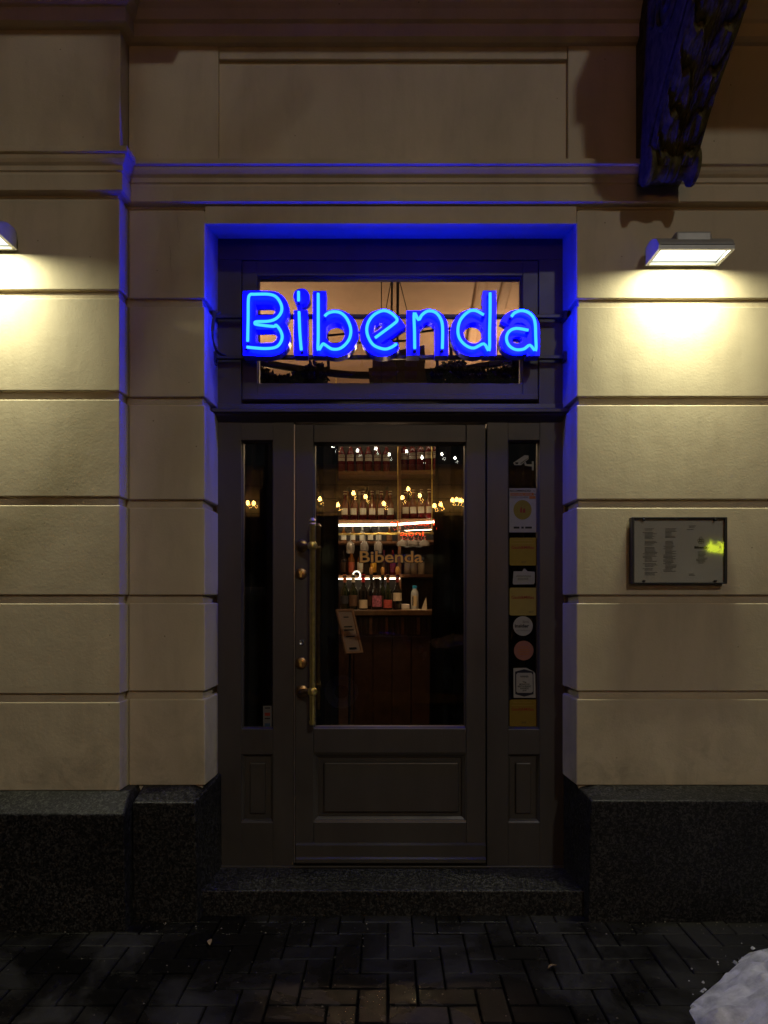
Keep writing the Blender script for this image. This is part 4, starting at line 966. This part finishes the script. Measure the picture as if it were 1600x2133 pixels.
for u in (685, 912, 942): part('hanger', MB().tube([hp(u, 775), (X(u,HY)-.02, HY, Z(690,HY))], .014, 8), dark, rig)
for v, u0, u1 in ((697, 680, 770), (715, 680, 860), (690, 870, 940)): part('cross_bar', MB().tube([hp(u0, v+2), hp(u1, v-6)], .010, 8), dark, rig)
part('speaker_board', MB().prism([W(768,770,HY-.05), W(882,752,HY-.05), W(889,800,HY-.05), W(770,800,HY-.05)], HY-.09, HY-.02).prism([W(776,742,HY), W(884,720,HY), W(886,757,HY), W(776,772,HY)], HY-.015, HY+.1), plain('grey_board', (.07,.05,.042), .7, var=.3, vscale=12), rig)
rnd = random.Random(11)
leafm = plain('dry_foliage', (.012,.013,.008), .8)
for (u0, u1, v0, tx) in ((520, 680, 772, 'dark hanging greenery under the rail, before the board'), (890, 1105, 770, 'dark hanging greenery under the rail, past the board')):
    m = MB()
    for k in range(2400):
        u = rnd.uniform(u0, u1); top = v0 + 14*math.sin(u*.045) + (6 if u0 < 800 else (1105-u)*.05 - 8)
        v = rnd.uniform(top, 822); y = HY + rnd.uniform(-.15, .15); c = Vector((X(u,HY), y, Z(v,HY)))
        a = Vector((rnd.uniform(-1,1), rnd.uniform(-1,1), rnd.uniform(-1,1))).normalized()*rnd.uniform(.02,.045); b_ = a.cross(Vector((rnd.uniform(-1,1), rnd.uniform(-1,1), rnd.uniform(-1,1)))).normalized()*rnd.uniform(.012,.026)
        m.add([c-a, c+b_, c+a, c-b_], [(0,1,2,3)])
    t = thing('hanging_plant', tx, 'plant', (X((u0+u1)/2,HY), HY, Z(822,HY)))
    part('foliage', m, leafm, t)
    part('planter', MB().tube([hp(u0, 812), hp(u1, 806)], .06, 10), dark, t, True)

# ---------------------------------------------------------------- across the street (shows as reflections in the glass)
OY = -8.8; k_ref = (2*.243 - OY + D)/F
def ro(u, v, off=0.0): return ((u-U0)*k_ref, OY+off, H-(v-V0)*k_ref)
ob = thing('building', 'low building across the street with string lights along its wall', 'building', (0, OY-1, -.04))
owall = plain('far_plaster', (.45,.38,.28), .7, var=.2, vscale=1.5)
part('wall', MB().box(-8, 8, OY-2.2, OY-.02, 2.85, 3.62), owall, ob); part('base', MB().box(-8, 8, OY-2.1, OY-.06, -.04, 2.849), dark, ob); part('ledge', MB().bbox(-8.1, 8.1, OY-2.3, OY+.06, 3.621, 3.74, .02), owall, ob)
for k in range(9): part('wall_groove', MB().box(-8, 8, OY-.021, OY-.012, 2.9+k*.08, 2.91+k*.08), dark, ob) if k % 3 == 0 else None
for k in range(7):
    x_ = -7.0 + k*2.3; wn_ = part('shop_window', MB().bbox(x_, x_+1.6, OY-.07, OY-.03, .5, 2.5, .02), plain('shop_frame', (.03,.025,.022), .5), ob); part('pane', MB().box(x_+.08, x_+1.52, OY-.032, OY-.026, .58, 2.42), plain('shop_glass', (.01,.01,.012), .08), wn_)
bulb_w = emit('bulb_warm', (1.0,.52,.13), 75.0); bulb_c = emit('bulb_white', (1.0,.93,.80), 34.0)
def string(name, pts, mt, r_, label, off):
    t = thing(name, label, 'string lights', ro(*pts[0], off)); ps = [ro(u, v, off) for u, v in pts]
    wire = []
    for a, b_ in zip(ps[:-1], ps[1:]):
        for k in range(5): q = k/5; wire.append((a[0]+(b_[0]-a[0])*q, a[1], a[2]+(b_[2]-a[2])*q + .05 - .10*math.sin(math.pi*q)*0))
    wire.append((ps[-1][0], ps[-1][1], ps[-1][2]+.05)); part('wire', MB().tube(wire, .008, 5), M['cable'], t)
    for p in ps: part('bulb', MB().lathe([(.004,-.9*r_),(r_*.7,-.7*r_),(r_,0),(r_*.7,.7*r_),(.3*r_,1.3*r_)], 10, 'z', p), mt, t, True)
    return t
string('string_lights', [(519,1048),(531,1048),(600,1062),(668,1042),(705,1054),(737,1030),(762,1037),(800,1051),(838,1039),(850,1021),(874,1035),(904,1056),(917,1053),(941,1044),(950,1043),(958,1045),(966,1045),(985,1046),(1120,1060)], bulb_w, .036, 'warm bulb string lights along the wall across the street', .12)
sup = string('string_lights', [(690,921),(743,930),(782,926),(811,939),(848,932),(881,945),(924,938),(952,946),(1010,935)], bulb_c, .030, 'white bulb string lights on posts above the building across the street', -.35)
o_ = origin(sup)
for u in (690, 1010):
    p = ro(u, 921 if u == 690 else 935, -.35); part('post', MB().tube([(p[0], p[1], 3.70), (p[0], p[1], p[2]+.06)], .015, 6), M['black_metal'], sup)
neon_r = emit('neon_red', (1.0,.05,.010), 40.0); neon_y = emit('neon_yellow', (.85,1.0,.02), 11.0)
def far_sign(name, label, lines, mat, backc):
    (b0, u0, v0, w0, h0) = lines[0]
    p = ro(u0, v0, .02); t = thing(name, label, 'neon sign', p)
    bm_ = part('backing', MB().box(p[0]-.55, p[0]+.55, OY-.03+.0, OY+.004, p[2]-.55, p[2]+.2), backc, t)
    for body, u, v, wp, hp_ in lines:
        me = text_mesh(body, hp_*k_ref*1.5, mat, bold=-.0022, depth=.006)
        xs = [q.co.x for q in me.vertices]; f_ = wp*k_ref/(max(xs)-min(xs))
        for q in me.vertices: q.co.x *= f_
        c = ro(u, v, .03); lpart('neon_tube', me, t, (c[0]-p[0], c[1]-p[1], c[2]-p[2]), (R(90), 0, R(180)))
    return t
far_sign('neon_sign', 'red neon sign reading Namaste India across the street', [('Namaste', 859, 1090, 92, 11), ('India', 858, 1112, 50, 10)], neon_r, dark)
# yellow neon, seen in the menu glass
ks = (2*(-.037) - OY + D)/F
py_ = Vector(((1491-U0)*ks, OY, H-(1141-V0)*ks)); t = thing('neon_sign', 'yellow brush lettered neon sign across the street', 'neon sign', py_)
part('backing', MB().box(py_.x-.6, py_.x+.6, OY-.025, OY+.004, py_.z-.35, py_.z+.35), plain('olive_board', (.20,.20,.02), .6), t)
me = text_mesh('Klub', .27, neon_y, bold=-.004, depth=.006); xs = [q.co.x for q in me.vertices]; f_ = 35*ks/(max(xs)-min(xs))
for q in me.vertices: q.co.x *= f_; q.co.y += q.co.x*.18
lpart('neon_tube', me, t, (0, .03, 0), (R(90), 0, R(180)))
# screen seen in the narrow pane
tv = thing('wall_screen', 'glowing screen mounted across the street', 'screen', ro(577, 1062, .2), (0, 0, R(-50)))
lpart('casing', mesh('casing', MB().bbox(-.32,.32,-.03,.03,-.32,.32,.01), M['black_metal']), tv); lpart('display', mesh('display', MB().box(-.29,.29,.031,.033,-.29,.29), emit('screen_glow', (.40,.48,.95), .8)), tv)
lpart('arm', mesh('arm', MB().tube([(0,-.03,0),(-.1,-.22,0)], .02, 8), M['black_metal']), tv)
# parked cars with snow
car_paint = plain('car_paint', (.012,.014,.018), .18, .2, coat=1.0); tyre = plain('tyre', (.012,.012,.012), .8); carglass = plain('car_glass', (.006,.008,.010), .05)
def car(x0, y0, label):
    t = thing('parked_car', label, 'car', (x0, y0, -.04), group=None)
    prof = [(-2.15,.28),(-2.2,.55),(-2.12,.78),(-1.2,.92),(-.55,1.38),(-.1,1.46),(.75,1.44),(1.45,1.02),(2.05,.95),(2.18,.70),(2.15,.28)]
    m = MB(); ys = [-.84,-.80,-.62,.62,.80,.84]
    for yq in ys:
        for px, pz in prof:
            nar = 1.0 if pz < .95 else 1-(pz-.95)*.42
            sh_ = 1 if abs(yq) < .83 else .985
            m.v.append((x0+px*sh_, y0+yq*nar, pz*(1 if abs(yq) < .7 or pz < .9 else .985)))
    n = len(prof)
    for i in range(len(ys)-1):
        for k in range(n): m.f.append((i*n+k, i*n+(k+1)%n, (i+1)*n+(k+1)%n, (i+1)*n+k))
    m.f.append(tuple(range(n))[::-1]); m.f.append(tuple((len(ys)-1)*n+k for k in range(n)))
    part('body', m, car_paint, t, True)
    for sy in (-1, 1):
        yq = y0 + sy*.80
        part('side_window', MB().add([(x0-.95, yq+sy*.03, .98), (x0+1.25, yq+sy*.03, 1.0), (x0+.72, yq-sy*.10, 1.36), (x0-.42, yq-sy*.10, 1.36)], [(0,1,2,3)]), carglass, t)
        for wx_ in (-1.35, 1.35):
            w_ = part('wheel', MB().lathe([(.20,-.11),(.30,-.11),(.325,-.07),(.325,.07),(.30,.11),(.20,.11)], 24, 'y', (x0+wx_, y0+sy*.76, .285)), tyre, t, True)
            part('rim', MB().lathe([(0,-.10),(.19,-.112),(.20,.112),(0,.10)], 16, 'y', (x0+wx_, y0+sy*.765, .285)), M['steel'], w_, True)
        part('headlight', MB().bbox(x0-2.17, x0-2.0, y0+sy*.58-.14, y0+sy*.58+.14, .60, .74, .03), M['steel'], t, True)
        part('taillight', MB().bbox(x0+2.03, x0+2.18, y0+sy*.66-.12, y0+sy*.66+.12, .74, .88, .02), plain('taillight_red', (.35,.01,.01), .3), t, True)
    sn = MB()
    def cap(xa, xb, ya, yb, z0f, hh, nx=26, ny=14):
        b = len(sn.v); rr = random.Random(5)
        for i in range(nx+1):
            for j in range(ny+1):
                p, q = i/nx, j/ny; e = min(1, 6*min(p,1-p))*min(1, 6*min(q,1-q)); xq = xa+(xb-xa)*p
                sn.v.append((x0+xq, y0+ya+(yb-ya)*q, z0f(xq)+hh*math.sqrt(max(e,0))*(1+.25*math.sin(p*17+q*11)) - .01))
        for i in range(nx):
            for j in range(ny): a = b+i*(ny+1)+j; sn.f.append((a, a+1, a+ny+2, a+ny+1))
    cap(-.55, .85, -.58, .58, lambda x: 1.38+(.08*(x+.55)/.45 if x < -.1 else .08-.02*(x+.1)), .09)
    cap(-2.05, -1.15, -.74, .74, lambda x: .78+.14*(x+2.12)/.92, .06)
    part('snow_cover', sn, M['snow'], t, True)
    return t
car(2.6, -5.5, 'dark parked car with snowy roof behind the snow heap'); car(-1.9, -5.6, 'dark parked car with snowy roof across from the pilaster')

# bare street tree: its branches shade the wall
bark = plain('bark', (.05,.04,.032), .85, var=.4, vscale=30, bump=.8)
tree = thing('bare_tree', 'leafless street tree standing by the kerb', 'tree', (-1.25, -4.1, -.04))
tm_ = MB(); br = MB(); rt = random.Random(21)
part('trunk', MB().tube([(-1.25,-4.1,-.04),(-1.22,-4.1,1.2),(-1.29,-4.12,2.4),(-1.25,-4.1,3.4)], [.14,.11,.095,.08], 12), bark, tree, True)
def grow(p, d_, ln, r_, lev):
    pts = [p]; q = p.copy(); dd = d_.copy(); n = 5
    for k in range(n):
        dd = (dd + Vector((rt.uniform(-.25,.25), rt.uniform(-.2,.2), rt.uniform(-.05,.22)))).normalized(); q = q + dd*ln/n; pts.append(q.copy())
    br.tube([tuple(a) for a in pts], [r_*(1-.6*k/n) for k in range(n+1)], 6)
    if lev < 3:
        for k in range(2, n+1):
            for _ in range(1):
                nd = (dd + Vector((rt.uniform(-1,1), rt.uniform(-.7,.7), rt.uniform(-.3,.6)))).normalized(); grow(pts[k], nd, ln*rt.uniform(.5,.75), r_*.5, lev+1)
for a in range(6):
    an = a*math.pi/3+.4; grow(Vector((-1.25,-4.1,3.2+.05*a)), Vector((math.cos(an)*1.0, math.sin(an)*.6, .75)).normalized(), 2.5, .042, 0)
part('crown', br, bark, tree, True)

# ---------------------------------------------------------------- snow heap
sn = MB(); N = 90; rs = random.Random(4)
from mathutils import noise as mn
SX, SYY, SRX, SRY, SHH = 1.86, -1.02, .92, .78, .29
for i in range(N+1):
    for j in range(N+1):
        px, py2 = -1+2*i/N, -1+2*j/N; r_ = math.hypot(px, py2)
        if r_ > 1: px, py2 = px/r_, py2/r_; r_ = 1
        x, y = SX+px*SRX, SYY+py2*SRY
        e = mn.fractal(Vector((x*3.2, y*3.2, .3)), 1.0, 2.0, 5)
        edge = 1 + .16*mn.noise(Vector((px*2.4, py2*2.4, 5)))
        rr = min(1, r_*edge*1.08)
        h_ = SHH*1.25*(1-rr)**.85*(1+.22*e) + (.03*mn.fractal(Vector((x*14, y*14, 1)), 1, 2, 4) if rr < .97 else 0)
        sn.v.append((x, y, max(-.03, h_) if rr < 1 else -.03))
for i in range(N):
    for j in range(N): a = i*(N+1)+j; sn.f.append((a, a+N+1, a+N+2, a+1))
heap = single('snow_heap', sn, M['snow'], 'heap of grubby shovelled snow on the dark pavement', 'snow', smooth=True)
cr = MB()
for k in range(150):
    a = rs.uniform(0, 2*math.pi); q = rs.uniform(.84, .95)+abs(rs.gauss(0, .045)); r_ = rs.uniform(.002, .009)*(1.2 if q < .96 else .7)
    c = Vector((SX+SRX*q*math.cos(a), SYY+SRY*q*math.sin(a), r_*.5)); dirs = [Vector((rs.gauss(0,1), rs.gauss(0,1), rs.gauss(0,1))).normalized() for _ in range(1)]
    o6 = [c+Vector(d_)*r_*rs.uniform(.7,1.25) for d_ in ((1,0,0),(-1,0,0),(0,1,0),(0,-1,0),(0,0,1),(0,0,-1))]
    cr.add(o6, [(0,2,4),(2,1,4),(1,3,4),(3,0,4),(2,0,5),(1,2,5),(3,1,5),(0,3,5)])
part('snow_crumbs', cr, M['snow'], heap, kind='stuff')
gr = MB()
for k in range(420):
    x, y = rs.uniform(-1.9, 1.9), rs.uniform(-1.3, -.12) if rs.random() > .35 else -.14-abs(rs.gauss(0, .06)); r_ = rs.uniform(.0012, .0045)
    c = Vector((x, y, .002+r_*.4)); gr.add([c+Vector(d_)*r_*rs.uniform(.6,1.4) for d_ in ((1,0,0),(-.6,.8,0),(-.5,-.9,0),(0,0,1))], [(0,1,3),(1,2,3),(2,0,3),(0,2,1)])
o = bpy.data.objects.new('grit', mesh('grit', gr, plain('grit', (.16,.14,.12), .8, var=.6, vscale=40))); link(o); o['kind'] = 'stuff'; o['label'] = 'scattered winter grit on the pavement'; o['category'] = 'grit'
lf = plain('dead_leaf', (.20,.13,.06), .7)
for x, y, a, tx in ((.62, -.52, .5, 'small dry leaf on the pavement near the snow heap'), (-.72, -.33, 1.9, 'small dry leaf on the pavement before the plinth')):
    m = MB()
    for k in range(7):
        q = k/6; w_ = .009*math.sin(math.pi*q)**.8+.0006; z_ = .006+.008*math.sin(math.pi*q)
        m.v += [(x+math.cos(a)*(q-.5)*.045-math.sin(a)*w_, y+math.sin(a)*(q-.5)*.045+math.cos(a)*w_, z_), (x+math.cos(a)*(q-.5)*.045+math.sin(a)*w_, y+math.sin(a)*(q-.5)*.045-math.cos(a)*w_, z_+.004)]
    for k in range(6): m.f.append((2*k, 2*k+1, 2*k+3, 2*k+2))
    single('dry_leaf', m, lf, tx, 'leaf')
